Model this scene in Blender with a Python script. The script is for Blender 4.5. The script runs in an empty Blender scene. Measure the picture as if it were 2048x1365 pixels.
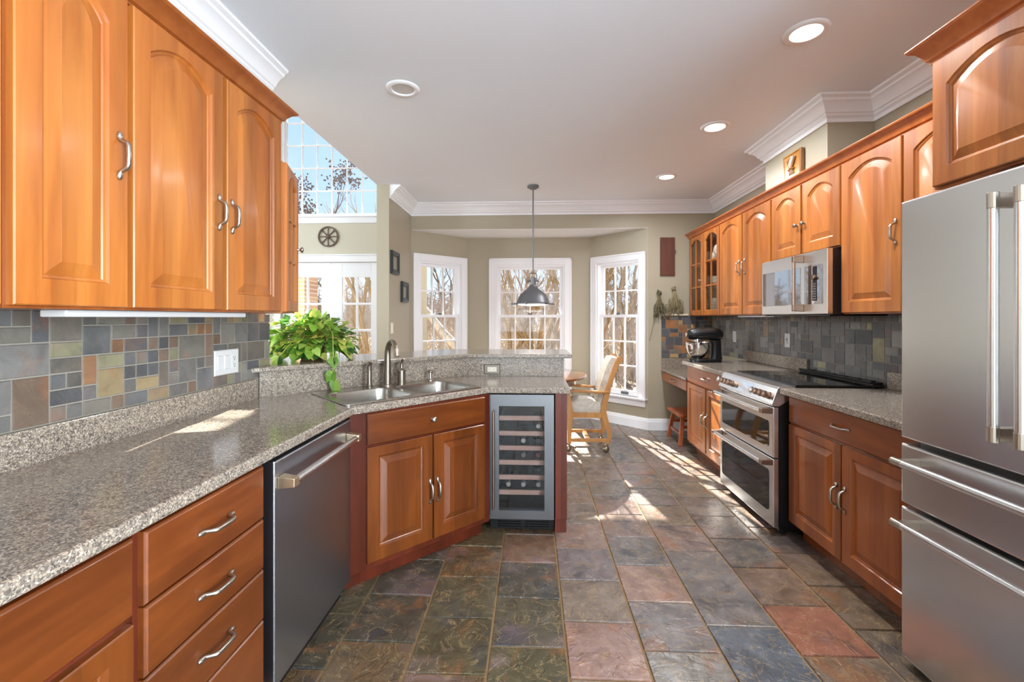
import bpy, math, random
from mathutils import Matrix, Vector
S = bpy.context.scene
COL = S.collection
R = math.radians
# ------------------------------------------------------------------ camera, world, sun, exposure
PSI = math.atan(39 / 890.0)
cam_d = bpy.data.cameras.new('camera')
cam = bpy.data.objects.new('camera', cam_d); COL.objects.link(cam)
cam_d.sensor_width = 36.0; cam_d.lens = 890 / 2048 * 36.0
cam_d.shift_y = -46.5 / 2048; cam_d.clip_start = 0.02; cam_d.clip_end = 300
cam.location = (0, 0, 1.34); cam.rotation_euler = (R(90), 0, PSI)
S.camera = cam
S.view_settings.view_transform = 'Standard'; S.view_settings.look = 'None'
S.view_settings.exposure = 0.55; S.view_settings.gamma = 1.0
S.view_settings.use_curve_mapping = False
try:
    S.cycles.max_bounces = 10; S.cycles.diffuse_bounces = 5; S.cycles.glossy_bounces = 5
    S.cycles.transparent_max_bounces = 24; S.cycles.sample_clamp_indirect = 6.0; S.cycles.caustics_reflective = False
except Exception: pass

w = bpy.data.worlds.new('sky'); S.world = w; w.use_nodes = True
nt = w.node_tree; nt.nodes.clear()
wo = nt.nodes.new('ShaderNodeOutputWorld'); bg = nt.nodes.new('ShaderNodeBackground')
tc = nt.nodes.new('ShaderNodeTexCoord'); sp = nt.nodes.new('ShaderNodeSeparateXYZ')
rp = nt.nodes.new('ShaderNodeValToRGB'); nz = nt.nodes.new('ShaderNodeTexNoise'); nr = nt.nodes.new('ShaderNodeValToRGB'); mx = nt.nodes.new('ShaderNodeMix')
mx.data_type = 'RGBA'
L = nt.links.new
L(tc.outputs['Generated'], sp.inputs[0]); L(sp.outputs['Z'], rp.inputs[0])
e = rp.color_ramp.elements
e[0].position = 0.0; e[0].color = (.80, .88, 1.0, 1); e[1].position = .75; e[1].color = (.22, .42, .85, 1)
x_ = e.new(.25); x_.color = (.52, .72, 1.0, 1)
nz.inputs['Scale'].default_value = 3.5; nz.inputs['Detail'].default_value = 5
L(tc.outputs['Generated'], nz.inputs['Vector']); L(nz.outputs['Fac'], nr.inputs[0])
nr.color_ramp.elements[0].position = .52; nr.color_ramp.elements[0].color = (0, 0, 0, 1)
nr.color_ramp.elements[1].position = .72; nr.color_ramp.elements[1].color = (.6, .6, .6, 1)
L(nr.outputs[0], mx.inputs['Factor']); L(rp.outputs[0], mx.inputs['A']); mx.inputs['B'].default_value = (.95, .97, 1, 1)
L(mx.outputs['Result'], bg.inputs[0]); bg.inputs[1].default_value = .9
L(bg.outputs[0], wo.inputs[0])

sun_d = bpy.data.lights.new('sun', 'SUN'); sun = bpy.data.objects.new('sun', sun_d); COL.objects.link(sun)
sun_d.energy = 28.0; sun_d.angle = R(0.6); sun_d.color = (1, .95, .87)
sun.rotation_euler = Vector((.17, -1, -.649)).to_track_quat('-Z', 'Y').to_euler()
sun.location = (-2, 12, 9)

def area(name, loc, direction, sx, sy, power, color=(1, 1, 1), spread=180, parent=None):
    d = bpy.data.lights.new(name, 'AREA'); d.shape = 'RECTANGLE'; d.size = sx; d.size_y = sy
    d.energy = power; d.color = color; d.spread = R(spread)
    o = bpy.data.objects.new(name, d); COL.objects.link(o); o.location = loc
    o.rotation_euler = Vector(direction).to_track_quat('-Z', 'Z').to_euler()
    if parent: o.parent = parent
    return o
FILL_TINT = (.84, .92, 1.0)  # tint shared by the added fill lamps
area('fill_behind', (.35, -3.25, 1.35), (0, 1, .12), 2.9, 2.2, 40, FILL_TINT)  # added fill lamp outside the unseen window behind the camera
area('fill_right', (2.46, -1.65, 1.45), (-1, .25, .1), 2.4, 2.0, 430, FILL_TINT)  # added fill lamp outside the unseen right-hand window
for yy, pw in ((-2.15, 560), (2.2, 330), (4.6, 50)):  # added fill lamps outside the unseen family room windows
    area('fill_side', (-6.75, yy, 2.3), (1, 0, 0), 1.5, 3.6, pw, FILL_TINT)

# ------------------------------------------------------------------ helpers
def lin(r, g, b):
    f = lambda c: (c / 255 / 12.92) if c <= 10 else ((c / 255 + .055) / 1.055) ** 2.4
    return (f(r), f(g), f(b), 1)
RNG = random.Random(7)
MATS = {}
class MB:
    def __init__(s): s.v = []; s.f = []; s.mi = []; s.col = []; s.m = Matrix.Identity(4); s.cm = 0; s.cc = None
    def pt(s, p): s.v.append(s.m @ Vector(p)); return len(s.v) - 1
    def face(s, ids): s.f.append(tuple(ids)); s.mi.append(s.cm); s.col.append(s.cc)
    def poly(s, pts): s.face([s.pt(p) for p in pts])
    def box(s, x0, y0, z0, x1, y1, z1):
        x0, x1 = min(x0, x1), max(x0, x1); y0, y1 = min(y0, y1), max(y0, y1); z0, z1 = min(z0, z1), max(z0, z1)
        i = [s.pt(p) for p in ((x0,y0,z0),(x1,y0,z0),(x1,y1,z0),(x0,y1,z0),(x0,y0,z1),(x1,y0,z1),(x1,y1,z1),(x0,y1,z1))]
        for q in ((0,3,2,1),(4,5,6,7),(0,1,5,4),(1,2,6,5),(2,3,7,6),(3,0,4,7)): s.face([i[k] for k in q])
        return s
    def loft(s, loops, cap0=True, cap1=True, closed=True):
        L_ = [[s.pt(p) for p in lp] for lp in loops]; n = len(L_[0])
        for a, b in zip(L_, L_[1:]):
            for k in range(n if closed else n - 1):
                k2 = (k + 1) % n; s.face((a[k], a[k2], b[k2], b[k]))
        if cap0: s.face(L_[0][::-1])
        if cap1: s.face(L_[-1])
        return s
    def prism(s, poly, z0, z1):
        return s.loft([[(p[0], p[1], z0) for p in poly], [(p[0], p[1], z1) for p in poly]])
    def tube(s, pts, r, n=8, cap=True, flat=1.0):
        pts = [Vector(p) for p in pts]; N = len(pts)
        rs = r if isinstance(r, (list, tuple)) else [r] * N
        loops = []; up = None
        for i, p in enumerate(pts):
            t = (pts[min(i + 1, N - 1)] - pts[max(i - 1, 0)]).normalized()
            if up is None:
                up = Vector((0, 0, 1)) if abs(t.z) < .9 else Vector((1, 0, 0))
            a = t.cross(up)
            if a.length < 1e-4: a = t.cross(Vector((0, 1, .3)))
            a.normalize(); b = a.cross(t).normalized(); up = b
            loops.append([p + (a * math.cos(q) + b * math.sin(q) * flat) * rs[i] for q in [2 * math.pi * k / n for k in range(n)]])
        return s.loft(loops, cap, cap)
    def lathe(s, prof, c=(0, 0, 0), n=24, cap=True):
        loops = [[(c[0] + r * math.cos(2*math.pi*k/n), c[1] + r * math.sin(2*math.pi*k/n), c[2] + z) for k in range(n)] for r, z in prof]
        return s.loft(loops, cap, cap)
    def ball(s, c, r, n=10, m=7):
        if not isinstance(r, (tuple, list)): r = (r, r, r)
        loops = []
        for j in range(1, m):
            a = math.pi * j / m
            loops.append([(c[0] + r[0]*math.sin(a)*math.cos(2*math.pi*k/n), c[1] + r[1]*math.sin(a)*math.sin(2*math.pi*k/n), c[2] - r[2]*math.cos(a)) for k in range(n)])
        return s.loft(loops)
    def bar(s, p0, p1, wx, wy):
        """rectangular bar from p0 to p1"""
        p0, p1 = Vector(p0), Vector(p1); t = (p1 - p0).normalized()
        up = Vector((0, 0, 1)) if abs(t.z) < .85 else Vector((0, 1, 0))
        a = t.cross(up).normalized() * wx / 2; b = a.cross(t).normalized() * wy / 2
        return s.loft([[p - a - b, p + a - b, p + a + b, p - a + b] for p in (p0, p1)])
    def sweep(s, path, prof):
        """profile (out, z) swept along a 2D path, outward = right of travel, mitred"""
        P = [Vector((p[0], p[1])) for p in path]; loops = []
        nrm = []
        for a, b in zip(P, P[1:]):
            d = (b - a).normalized(); nrm.append(Vector((d.y, -d.x)))
        for i, p in enumerate(P):
            n1 = nrm[max(i - 1, 0)]; n2 = nrm[min(i, len(nrm) - 1)]
            m = (n1 + n2) / (1 + n1.dot(n2))
            loops.append([(p.x + m.x * o, p.y + m.y * o, z) for o, z in prof])
        return s.loft(loops)
    def build(s, name, mat, parent=None, smooth=None, bevel=0, world=False, base=True):
        vs = s.v; loc = Vector((0, 0, 0))
        if parent is not None and world:
            im = MATS[parent].inverted(); vs = [im @ p for p in vs]
        elif parent is None and base:
            xs = [p.x for p in vs]; ys = [p.y for p in vs]; zs = [p.z for p in vs]
            loc = Vector(((min(xs) + max(xs)) / 2, (min(ys) + max(ys)) / 2, min(zs)))
            vs = [p - loc for p in vs]
        me = bpy.data.meshes.new(name); me.from_pydata([tuple(p) for p in vs], [], s.f)
        for m in (mat if isinstance(mat, (list, tuple)) else [mat]): me.materials.append(m)
        me.polygons.foreach_set('material_index', s.mi)
        if any(c is not None for c in s.col):
            at = me.color_attributes.new('tile', 'FLOAT_COLOR', 'CORNER'); k = 0
            dat = []
            for fc, c in zip(s.f, s.col):
                dat.extend(list(c if c else (.1, .1, .1, 1)) * len(fc))
            at.data.foreach_set('color', dat)
        me.validate()
        import bmesh
        bm = bmesh.new(); bm.from_mesh(me); bmesh.ops.recalc_face_normals(bm, faces=bm.faces); bm.to_mesh(me); bm.free()
        if smooth:
            me.polygons.foreach_set('use_smooth', [True] * len(me.polygons)); me.set_sharp_from_angle(angle=R(smooth))
        o = bpy.data.objects.new(name, me); COL.objects.link(o)
        if parent is not None: o.parent = parent; MATS[o] = MATS[parent]
        else: o.location = loc; MATS[o] = Matrix.Translation(loc)
        if bevel:
            b = o.modifiers.new('edge', 'BEVEL'); b.width = bevel; b.segments = 2; b.limit_method = 'ANGLE'; b.angle_limit = R(40)
        return o
def T(name, label, cat, loc=(0, 0, 0), rz=0, group=None, kind=None):
    o = bpy.data.objects.new(name, None); COL.objects.link(o); o.empty_display_size = .05
    o.location = loc; o.rotation_euler = (0, 0, rz)
    MATS[o] = Matrix.Translation(loc) @ Matrix.Rotation(rz, 4, 'Z')
    if kind: o['kind'] = kind
    else: o['label'] = label; o['category'] = cat
    if group: o['group'] = group
    return o
def tag(o, label, cat, group=None, kind=None):
    o['label'] = label; o['category'] = cat
    if group: o['group'] = group
    if kind: o['kind'] = kind
    return o
def struct(o): o['kind'] = 'structure'; return o
def lab(o, t): o['label'] = t; return o
def dup(root, loc, rz=None, label=None):
    r = root.copy(); COL.objects.link(r); r.location = loc
    if rz is not None: r.rotation_euler = (0, 0, rz)
    if label: r['label'] = label
    for ch in list(root.children):
        c = ch.copy(); COL.objects.link(c); c.parent = r
        for g in list(ch.children):
            d = g.copy(); COL.objects.link(d); d.parent = c
    return r
def rrect(x0, y0, x1, y1, r, n=5):
    out = []
    for cx, cy, a in ((x1-r, y1-r, 0), (x0+r, y1-r, 90), (x0+r, y0+r, 180), (x1-r, y0+r, 270)):
        for k in range(n + 1):
            t = R(a + 90 * k / n); out.append((cx + r*math.cos(t), cy + r*math.sin(t)))
    return out

# ------------------------------------------------------------------ materials
def mat(name, color=(.5, .5, .5, 1), rough=.5, metal=0, spec=.5, coat=0):
    m = bpy.data.materials.new(name); m.use_nodes = True
    b = m.node_tree.nodes['Principled BSDF']
    b.inputs['Base Color'].default_value = color; b.inputs['Roughness'].default_value = rough
    b.inputs['Metallic'].default_value = metal; b.inputs['Specular IOR Level'].default_value = spec
    if coat: b.inputs['Coat Weight'].default_value = coat; b.inputs['Coat Roughness'].default_value = .15
    return m
class N:
    def __init__(s, m): s.m = m; s.t = m.node_tree; s.b = s.t.nodes['Principled BSDF']
    def n(s, typ, **kw):
        x = s.t.nodes.new(typ)
        for k, v in kw.items():
            if hasattr(x, k): setattr(x, k, v)
            else: x.inputs[k].default_value = v
        return x
    def l(s, a, b): s.t.links.new(a, b)
    def coord(s, scale=(1, 1, 1), kind='Object', rot=(0, 0, 0)):
        t = s.n('ShaderNodeTexCoord'); mp = s.n('ShaderNodeMapping'); mp.inputs['Scale'].default_value = scale; mp.inputs['Rotation'].default_value = rot
        s.l(t.outputs[kind], mp.inputs[0]); return mp.outputs[0]
    def noise(s, vec, scale=1, detail=3, rough=.5, dist=0):
        x = s.n('ShaderNodeTexNoise'); x.inputs['Scale'].default_value = scale; x.inputs['Detail'].default_value = detail
        x.inputs['Roughness'].default_value = rough; x.inputs['Distortion'].default_value = dist; s.l(vec, x.inputs['Vector']); return x.outputs['Fac']
    def ramp(s, fac, stops, interp='LINEAR'):
        r = s.n('ShaderNodeValToRGB'); r.color_ramp.interpolation = interp; el = r.color_ramp.elements
        while len(el) < len(stops): el.new(.5)
        for k, (p, c) in zip(el, stops): k.position = p; k.color = c if len(c) == 4 else (*c, 1)
        s.l(fac, r.inputs[0]); return r.outputs[0]
    def mix(s, a, b, fac, mode='MIX'):
        x = s.n('ShaderNodeMix', data_type='RGBA', blend_type=mode)
        for v, k in ((fac, 'Factor'), (a, 'A'), (b, 'B')):
            if hasattr(v, 'is_output'): s.l(v, x.inputs[k])
            elif k == 'Factor': x.inputs[0].default_value = v
            else: x.inputs[k].default_value = v
        return x.outputs['Result']
    def bump(s, h, strength=.2, dist=.01):
        x = s.n('ShaderNodeBump'); x.inputs['Strength'].default_value = strength; x.inputs['Distance'].default_value = dist
        s.l(h, x.inputs['Height']); s.l(x.outputs[0], s.b.inputs['Normal'])
    def rough(s, fac, a, b):
        x = s.n('ShaderNodeMapRange'); x.inputs['To Min'].default_value = a; x.inputs['To Max'].default_value = b; s.l(fac, x.inputs[0]); s.l(x.outputs[0], s.b.inputs['Roughness'])
    def base(s, c): s.l(c, s.b.inputs['Base Color'])
g3 = lambda v: (v, v, v, 1)

def wood(name, cA, cB, horiz=False, rough=.3, plank=.085, var=.35, coat=.25):
    m = mat(name, cA, rough, coat=coat); n = N(m)
    sc = (2.2, 30, 30) if horiz else (30, 30, 2.2)
    v = n.coord(sc); f1 = n.noise(v, 1.0, 4, .55, .6)
    v2 = n.coord((3, 9, 9) if horiz else (9, 9, 1.3)); f2 = n.noise(v2, 1.0, 3, .5, 1.2)
    c = n.mix(n.ramp(f2, [(.3, cA), (.7, cB)]), (*[k * .72 for k in cA[:3]], 1), n.ramp(f1, [(.45, g3(0)), (.75, g3(.55))]))
    # glued-up boards: each board its own tone
    tcn = n.n('ShaderNodeTexCoord'); sep = n.n('ShaderNodeSeparateXYZ'); n.l(tcn.outputs['Object'], sep.inputs[0])
    d = n.n('ShaderNodeMath', operation='DIVIDE'); n.l(sep.outputs['Z' if horiz else 'X'], d.inputs[0]); d.inputs[1].default_value = plank * (2.2 if horiz else 1)
    fl = n.n('ShaderNodeMath', operation='FLOOR'); n.l(d.outputs[0], fl.inputs[0])
    oi = n.n('ShaderNodeObjectInfo'); ad = n.n('ShaderNodeMath', operation='ADD'); n.l(fl.outputs[0], ad.inputs[0])
    ml = n.n('ShaderNodeMath', operation='MULTIPLY'); n.l(oi.outputs['Random'], ml.inputs[0]); ml.inputs[1].default_value = 91.7; n.l(ml.outputs[0], ad.inputs[1])
    wn = n.n('ShaderNodeTexWhiteNoise', noise_dimensions='1D'); n.l(ad.outputs[0], wn.inputs['W'])
    tone = n.ramp(wn.outputs['Value'], [(0, g3(1 - var)), (1, g3(1.0 + var * .25))])
    n.base(n.mix(c, tone, 1.0, 'MULTIPLY')); n.bump(f1, .04, .002)
    return m
CH = wood('cherry_wood', lin(168, 92, 35), lin(196, 121, 53), rough=.36, coat=.12)
CHH = wood('cherry_wood_horizontal', lin(170, 88, 38), lin(188, 108, 50), horiz=True, rough=.34, coat=.15)
CHD = wood('cherry_wood_shaded', lin(106, 51, 16), lin(132, 69, 23))  # same cherry, with the shade on the left base cabinets painted in
CHDH = wood('cherry_wood_shaded_horizontal', lin(102, 48, 15), lin(124, 63, 21), horiz=True)
CHM = wood('cherry_wood_half_shaded', lin(150, 76, 30), lin(174, 98, 42))  # same cherry, weaker painted shade for the right base cabinet
CHMH = wood('cherry_wood_half_shaded_horizontal', lin(146, 72, 29), lin(166, 90, 39), horiz=True)
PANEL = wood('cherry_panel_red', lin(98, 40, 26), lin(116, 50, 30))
FRAMEU = wood('cherry_frame_shaded_upper', lin(148, 76, 30), lin(166, 92, 40))  # same cherry, darkened to paint shade into the upper door reveals
FRAMEW = wood('cherry_frame_shaded_lower', lin(84, 32, 18), lin(104, 42, 22))  # same cherry, darkened to paint shadow into the gaps between lower fronts
OAK = wood('honey_oak', lin(196, 134, 70), lin(214, 156, 90), plank=.3, var=.12)
REDW = wood('reddish_stool_wood', lin(170, 88, 50), lin(190, 108, 66), horiz=True, var=.15)
TBL = wood('table_wood', lin(112, 62, 34), lin(140, 84, 48), horiz=True, rough=.08, coat=1)
BARN = wood('dark_barn_board', lin(92, 46, 30), lin(116, 62, 40), rough=.6, plank=.3, var=.2, coat=0)
WCARVE = wood('carved_pine', lin(160, 106, 44), lin(184, 130, 60), plank=.4, var=.1)
WSHEAF = wood('carved_sheaf_shaded', lin(128, 80, 32), lin(150, 98, 42), plank=.4, var=.1)  # same pine, darkened to stand in for shadows in the carving
TREEW = None

def granite():
    m = mat('speckled_granite', rough=.12, coat=.3); n = N(m)
    v = n.coord(); vo = n.n('ShaderNodeTexVoronoi'); vo.inputs['Scale'].default_value = 300; 
    d = n.noise(v, 60, 3, .6)
    mv = n.n('ShaderNodeMix', data_type='VECTOR'); mv.inputs['Factor'].default_value = .010
    nn = n.n('ShaderNodeTexNoise'); nn.inputs['Scale'].default_value = 90; n.l(v, nn.inputs['Vector'])
    n.l(v, mv.inputs['A']); n.l(nn.outputs['Color'], mv.inputs['B']); n.l(mv.outputs['Result'], vo.inputs['Vector'])
    sp_ = n.n('ShaderNodeSeparateColor'); n.l(vo.outputs['Color'], sp_.inputs[0])
    c1 = n.ramp(sp_.outputs[0], [(0, lin(48, 45, 45)), (.2, lin(86, 79, 75)), (.42, lin(132, 121, 109)), (.68, lin(172, 156, 136)), (.9, lin(204, 192, 176))], 'CONSTANT')
    c2 = n.ramp(d, [(.35, lin(116, 106, 99)), (.65, lin(186, 171, 154))])
    n.base(n.mix(c1, c2, .35)); n.rough(d, .10, .2)
    return m
GRAN = granite()

def slate(name, rough0, rough1, mott=1.0, bump=.35, scale=9, cleft=0, veins=.55):
    m = mat(name, rough=.4); n = N(m)
    at = n.n('ShaderNodeVertexColor', layer_name='tile')
    # every tile is a different stone: shift the pattern by the tile's own colour
    v0 = n.coord(); off = n.n('ShaderNodeVectorMath', operation='MULTIPLY_ADD'); off.inputs[1].default_value = (311, 173, 257)
    n.l(at.outputs['Color'], off.inputs[0]); n.l(v0, off.inputs[2]); v = off.outputs[0]
    f1 = n.noise(v, scale, 6, .6, .7); f2 = n.noise(v, scale * .8, 5, .6, 1.2); f3 = n.noise(v, scale * .42, 4, .6, 1.0); f4 = n.noise(v, scale * .36, 3, .55, .6)
    tone = n.ramp(f1, [(.25, g3(.58)), (.5, g3(1.0)), (.75, g3(1.36))])
    c = n.mix(at.outputs['Color'], tone, .85 * mott, 'MULTIPLY')
    c = n.mix(c, lin(150, 92, 52), n.ramp(f3, [(.56, g3(0)), (.68, g3(.42 * mott))]))
    c = n.mix(c, lin(60, 62, 66), n.ramp(f3, [(.32, g3(.65 * mott)), (.44, g3(0))]))
    c = n.mix(c, lin(150, 122, 128), n.ramp(f4, [(.58, g3(0)), (.7, g3(.30 * mott))]))
    vein = n.ramp(f2, [(.488, g3(0)), (.5, g3(veins)), (.512, g3(0))])
    c = n.mix(c, lin(176, 148, 104), vein)
    n.base(c); n.rough(f1, rough0, rough1)
    h = n.mix(f1, f2, .5)
    if cleft:
        q = n.noise(v, scale * .4, 5, .58, .8); mu = n.n('ShaderNodeMath', operation='MULTIPLY'); mu.inputs[1].default_value = 9; n.l(q, mu.inputs[0])
        fl_ = n.n('ShaderNodeMath', operation='FLOOR'); n.l(mu.outputs[0], fl_.inputs[0]); fr_ = n.n('ShaderNodeMath', operation='FRACT'); n.l(mu.outputs[0], fr_.inputs[0])
        sm = n.n('ShaderNodeMapRange', interpolation_type='SMOOTHSTEP'); sm.inputs['From Max'].default_value = .12; n.l(fr_.outputs[0], sm.inputs[0])
        ad = n.n('ShaderNodeMath', operation='ADD'); n.l(fl_.outputs[0], ad.inputs[0]); n.l(sm.outputs[0], ad.inputs[1])
        sc = n.n('ShaderNodeMath', operation='MULTIPLY_ADD'); sc.inputs[1].default_value = cleft; n.l(ad.outputs[0], sc.inputs[0])
        h2 = n.n('ShaderNodeMath', operation='MULTIPLY'); h2.inputs[1].default_value = .6; n.l(h, h2.inputs[0]); n.l(h2.outputs[0], sc.inputs[2]); h = sc.outputs[0]
    n.bump(h, bump, .02)
    return m
FLOORM = slate('slate_floor_tile', .16, .36, mott=1.1, bump=.55, cleft=.14)
SLATE = slate('slate_wall_tile', .45, .62, mott=.62, bump=.35, scale=12, veins=.12)
GROUT = mat('sandy_grout', lin(140, 112, 76), .85)
GROUTL = mat('grey_grout', lin(138, 132, 122), .85)

def painted(name, c, rough=.5, spec=.4):
    m = mat(name, c, rough, spec=spec); n = N(m); v = n.coord(); f = n.noise(v, 140, 2); n.bump(f, .05, .001); return m
WALL = painted('khaki_wall_paint', lin(170, 161, 141), .42)
CREAM = painted('cream_wall_paint', lin(200, 194, 176), .5)
CEIL = painted('ceiling_paint', lin(236, 243, 253), .6)
WHITE = painted('white_trim_paint', lin(238, 239, 243), .3)
def steel(name, c, rough=.28, horiz=False, aniso=.6):
    m = mat(name, c, rough, 1.0); n = N(m)
    v = n.coord((1.5, 1.5, 400) if horiz else (400, 400, 1.5)); f = n.noise(v, 1, 2, .5)
    n.rough(f, rough - .004, rough + .004)
    return m
STEEL = steel('brushed_stainless', lin(228, 228, 228), .27, horiz=True)
STEELD = steel('dark_stainless', lin(178, 183, 192), .30, horiz=True)
SINKM = steel('satin_sink_steel', lin(184, 180, 174), .25)
NICKEL = mat('brushed_nickel', lin(186, 178, 166), .3, 1)
NICKELD = mat('dark_nickel', lin(140, 130, 118), .34, 1)
CHROME = mat('polished_chrome', lin(225, 225, 225), .08, 1)
COPPER = mat('brushed_copper_bronze', lin(160, 134, 116), .3, 1)
BLACK = mat('black_plastic', lin(16, 16, 18), .35)
BLACKG = mat('black_glass', lin(10, 10, 12), .04, spec=.7)
OVENG = mat('smoked_oven_glass', lin(24, 24, 26), .05, spec=.8)
IRON = mat('dark_gunmetal', lin(112, 112, 116), .42, .6)
RUSTY = mat('aged_wheel_wood', lin(98, 80, 68), .7)
FRAMEB = mat('dark_teal_frame', lin(34, 44, 46), .35)
PAPER = mat('picture_print', lin(150, 146, 136), .6)
PLAST = mat('white_plastic', lin(206, 206, 206), .3)
IVORY = mat('ivory_plastic', lin(226, 220, 204), .35)
SLOT = mat('outlet_slot', lin(60, 56, 52), .6)
PORC = mat('white_porcelain', lin(236, 234, 226), .12)
def emit(name, c, st):
    m = mat(name, c); b = m.node_tree.nodes['Principled BSDF']; b.inputs['Emission Color'].default_value = c; b.inputs['Emission Strength'].default_value = st; return m
LENS = emit('lit_lamp_lens', (1, .97, .92, 1), 6)
LENSP = emit('pendant_lamp_diffuser', (1, .95, .86, 1), 1.6)
def thin_glass(name, tint=(.97, .985, .98, 1), gl=1.0):
    m = bpy.data.materials.new(name); m.use_nodes = True; t = m.node_tree; t.nodes.clear()
    o = t.nodes.new('ShaderNodeOutputMaterial'); a = t.nodes.new('ShaderNodeBsdfTransparent'); g = t.nodes.new('ShaderNodeBsdfGlossy'); mi = t.nodes.new('ShaderNodeMixShader'); lw = t.nodes.new('ShaderNodeLayerWeight')
    a.inputs[0].default_value = tint; g.inputs['Roughness'].default_value = .01; lw.inputs[0].default_value = .5
    pw = t.nodes.new('ShaderNodeMath'); pw.operation = 'POWER'; pw.inputs[1].default_value = 5
    mu = t.nodes.new('ShaderNodeMath'); mu.operation = 'MULTIPLY_ADD'; mu.inputs[1].default_value = .9 * gl; mu.inputs[2].default_value = .035 * gl
    t.links.new(lw.outputs['Facing'], pw.inputs[0]); t.links.new(pw.outputs[0], mu.inputs[0]); t.links.new(mu.outputs[0], mi.inputs[0]); t.links.new(a.outputs[0], mi.inputs[1]); t.links.new(g.outputs[0], mi.inputs[2]); t.links.new(mi.outputs[0], o.inputs[0])
    return m
GLASS = thin_glass('window_glass')
GLASSC = thin_glass('cabinet_glass', (.9, .9, .88, 1))
GLASSW = thin_glass('cooler_glass', (.86, .86, .87, 1), 1.6)
def fabric():
    m = mat('ivory_damask', lin(206, 196, 180), .8, spec=.2); n = N(m); v = n.coord(); f = n.noise(v, 22, 4, .6, 1.5)
    n.base(n.ramp(f, [(.35, lin(194, 184, 166)), (.55, lin(214, 208, 198)), (.75, lin(222, 218, 212))])); n.bump(n.noise(v, 300, 2), .1, .002); return m
FAB = fabric()
def leafm():
    m = mat('pothos_leaf', rough=.35); n = N(m); at = n.n('ShaderNodeVertexColor', layer_name='tile'); v = n.coord(); f = n.noise(v, 26, 3, .6, 1.0)
    n.base(n.mix(at.outputs['Color'], lin(196, 206, 90), n.ramp(f, [(.55, g3(0)), (.66, g3(.6))])))
    tr = n.n('ShaderNodeBsdfTranslucent'); ms = n.n('ShaderNodeMixShader'); ms.inputs[0].default_value = .4; n.l(at.outputs['Color'], tr.inputs[0]); n.l(n.b.outputs[0], ms.inputs[1]); n.l(tr.outputs[0], ms.inputs[2]); n.l(ms.outputs[0], n.t.nodes['Material Output'].inputs['Surface'])
    return m
LEAF = leafm()
STEM = mat('vine_stem', lin(150, 150, 70), .5)
TERRA = mat('brown_pot', lin(120, 88, 66), .5)
def bark(name, a, b):
    m = mat(name, a, .9, spec=.2); n = N(m); v = n.coord((6, 6, 1.5)); f = n.noise(v, 2, 4, .6, .8); n.base(n.ramp(f, [(.3, a), (.7, b)])); n.bump(f, .5, .02); return m
BARKT = bark('tan_bark', lin(120, 98, 70), lin(168, 142, 106))
BARKG = bark('grey_bark', lin(128, 116, 106), lin(180, 168, 156))
BARKD = bark('dark_twigs', lin(96, 82, 76), lin(130, 114, 104))
THICK = bark('thicket_twigs', lin(150, 138, 126), lin(188, 174, 160))
def groundm():
    m = mat('leaf_litter', rough=.95, spec=.1); n = N(m); v = n.coord(); f = n.noise(v, 2.5, 6, .7, .5); f2 = n.noise(v, .25, 3)
    n.base(n.mix(n.ramp(f, [(.3, lin(104, 84, 66)), (.5, lin(146, 122, 98)), (.7, lin(188, 170, 146))]), lin(120, 122, 84), n.ramp(f2, [(.5, g3(0)), (.7, g3(.5))]))); return m
GROUND = groundm()
def brickm():
    m = mat('tan_brick', rough=.85); n = N(m); v = n.coord((1, 1, 1), rot=(R(90), 0, 0)); b = n.n('ShaderNodeTexBrick'); n.l(v, b.inputs['Vector'])
    b.inputs['Color1'].default_value = lin(158, 120, 96); b.inputs['Color2'].default_value = lin(182, 148, 122); b.inputs['Mortar'].default_value = lin(196, 186, 172)
    b.inputs['Scale'].default_value = 1; b.inputs['Brick Width'].default_value = .22; b.inputs['Row Height'].default_value = .075; b.inputs['Mortar Size'].default_value = .008
    n.base(b.outputs['Color']); return m
BRICK = brickm()
# ------------------------------------------------------------------ room shell
def wall_seg(name, p0, p1, th, z0, z1, openings=(), m=WALL):
    """wall from p0 to p1 (interior on the right of travel when th extends to the left)"""
    p0, p1 = Vector((*p0, 0)), Vector((*p1, 0)); ln = (p1 - p0).length; d = (p1 - p0) / ln
    mb = MB(); mb.m = Matrix.Translation(p0) @ Matrix.Rotation(math.atan2(d.y, d.x), 4, 'Z')
    ss = sorted({0, ln, *[o[0] for o in openings], *[o[1] for o in openings]})
    for a, b in zip(ss, ss[1:]):
        ops = sorted([(o[2], o[3]) for o in openings if o[0] <= a + 1e-6 and o[1] >= b - 1e-6])
        z = z0
        for c, e_ in ops:
            if c > z + 1e-4: mb.box(a, 0, z, b, th, c)
            z = e_
        if z1 > z + 1e-4: mb.box(a, 0, z, b, th, z1)
    return struct(mb.build(name, m))
CZ = 2.72
fl = MB(); fl.cm = 0
fl.box(-1.6, -3.1, -.06, 2.3, 6.0, -.006)
NAMED = {}
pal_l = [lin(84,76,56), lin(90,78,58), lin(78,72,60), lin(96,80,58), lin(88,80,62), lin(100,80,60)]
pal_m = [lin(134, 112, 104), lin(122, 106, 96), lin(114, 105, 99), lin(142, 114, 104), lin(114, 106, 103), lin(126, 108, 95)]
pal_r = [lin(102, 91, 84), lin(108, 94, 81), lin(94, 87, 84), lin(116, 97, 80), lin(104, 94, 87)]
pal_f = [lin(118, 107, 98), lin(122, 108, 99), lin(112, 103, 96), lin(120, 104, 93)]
spec = {(4,5):lin(148,98,78), (3,5):lin(92,96,102), (1,4):lin(104,88,56), (6,4):lin(166,142,88), (0,7):lin(118,90,70)}
fr = random.Random(11)
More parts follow.
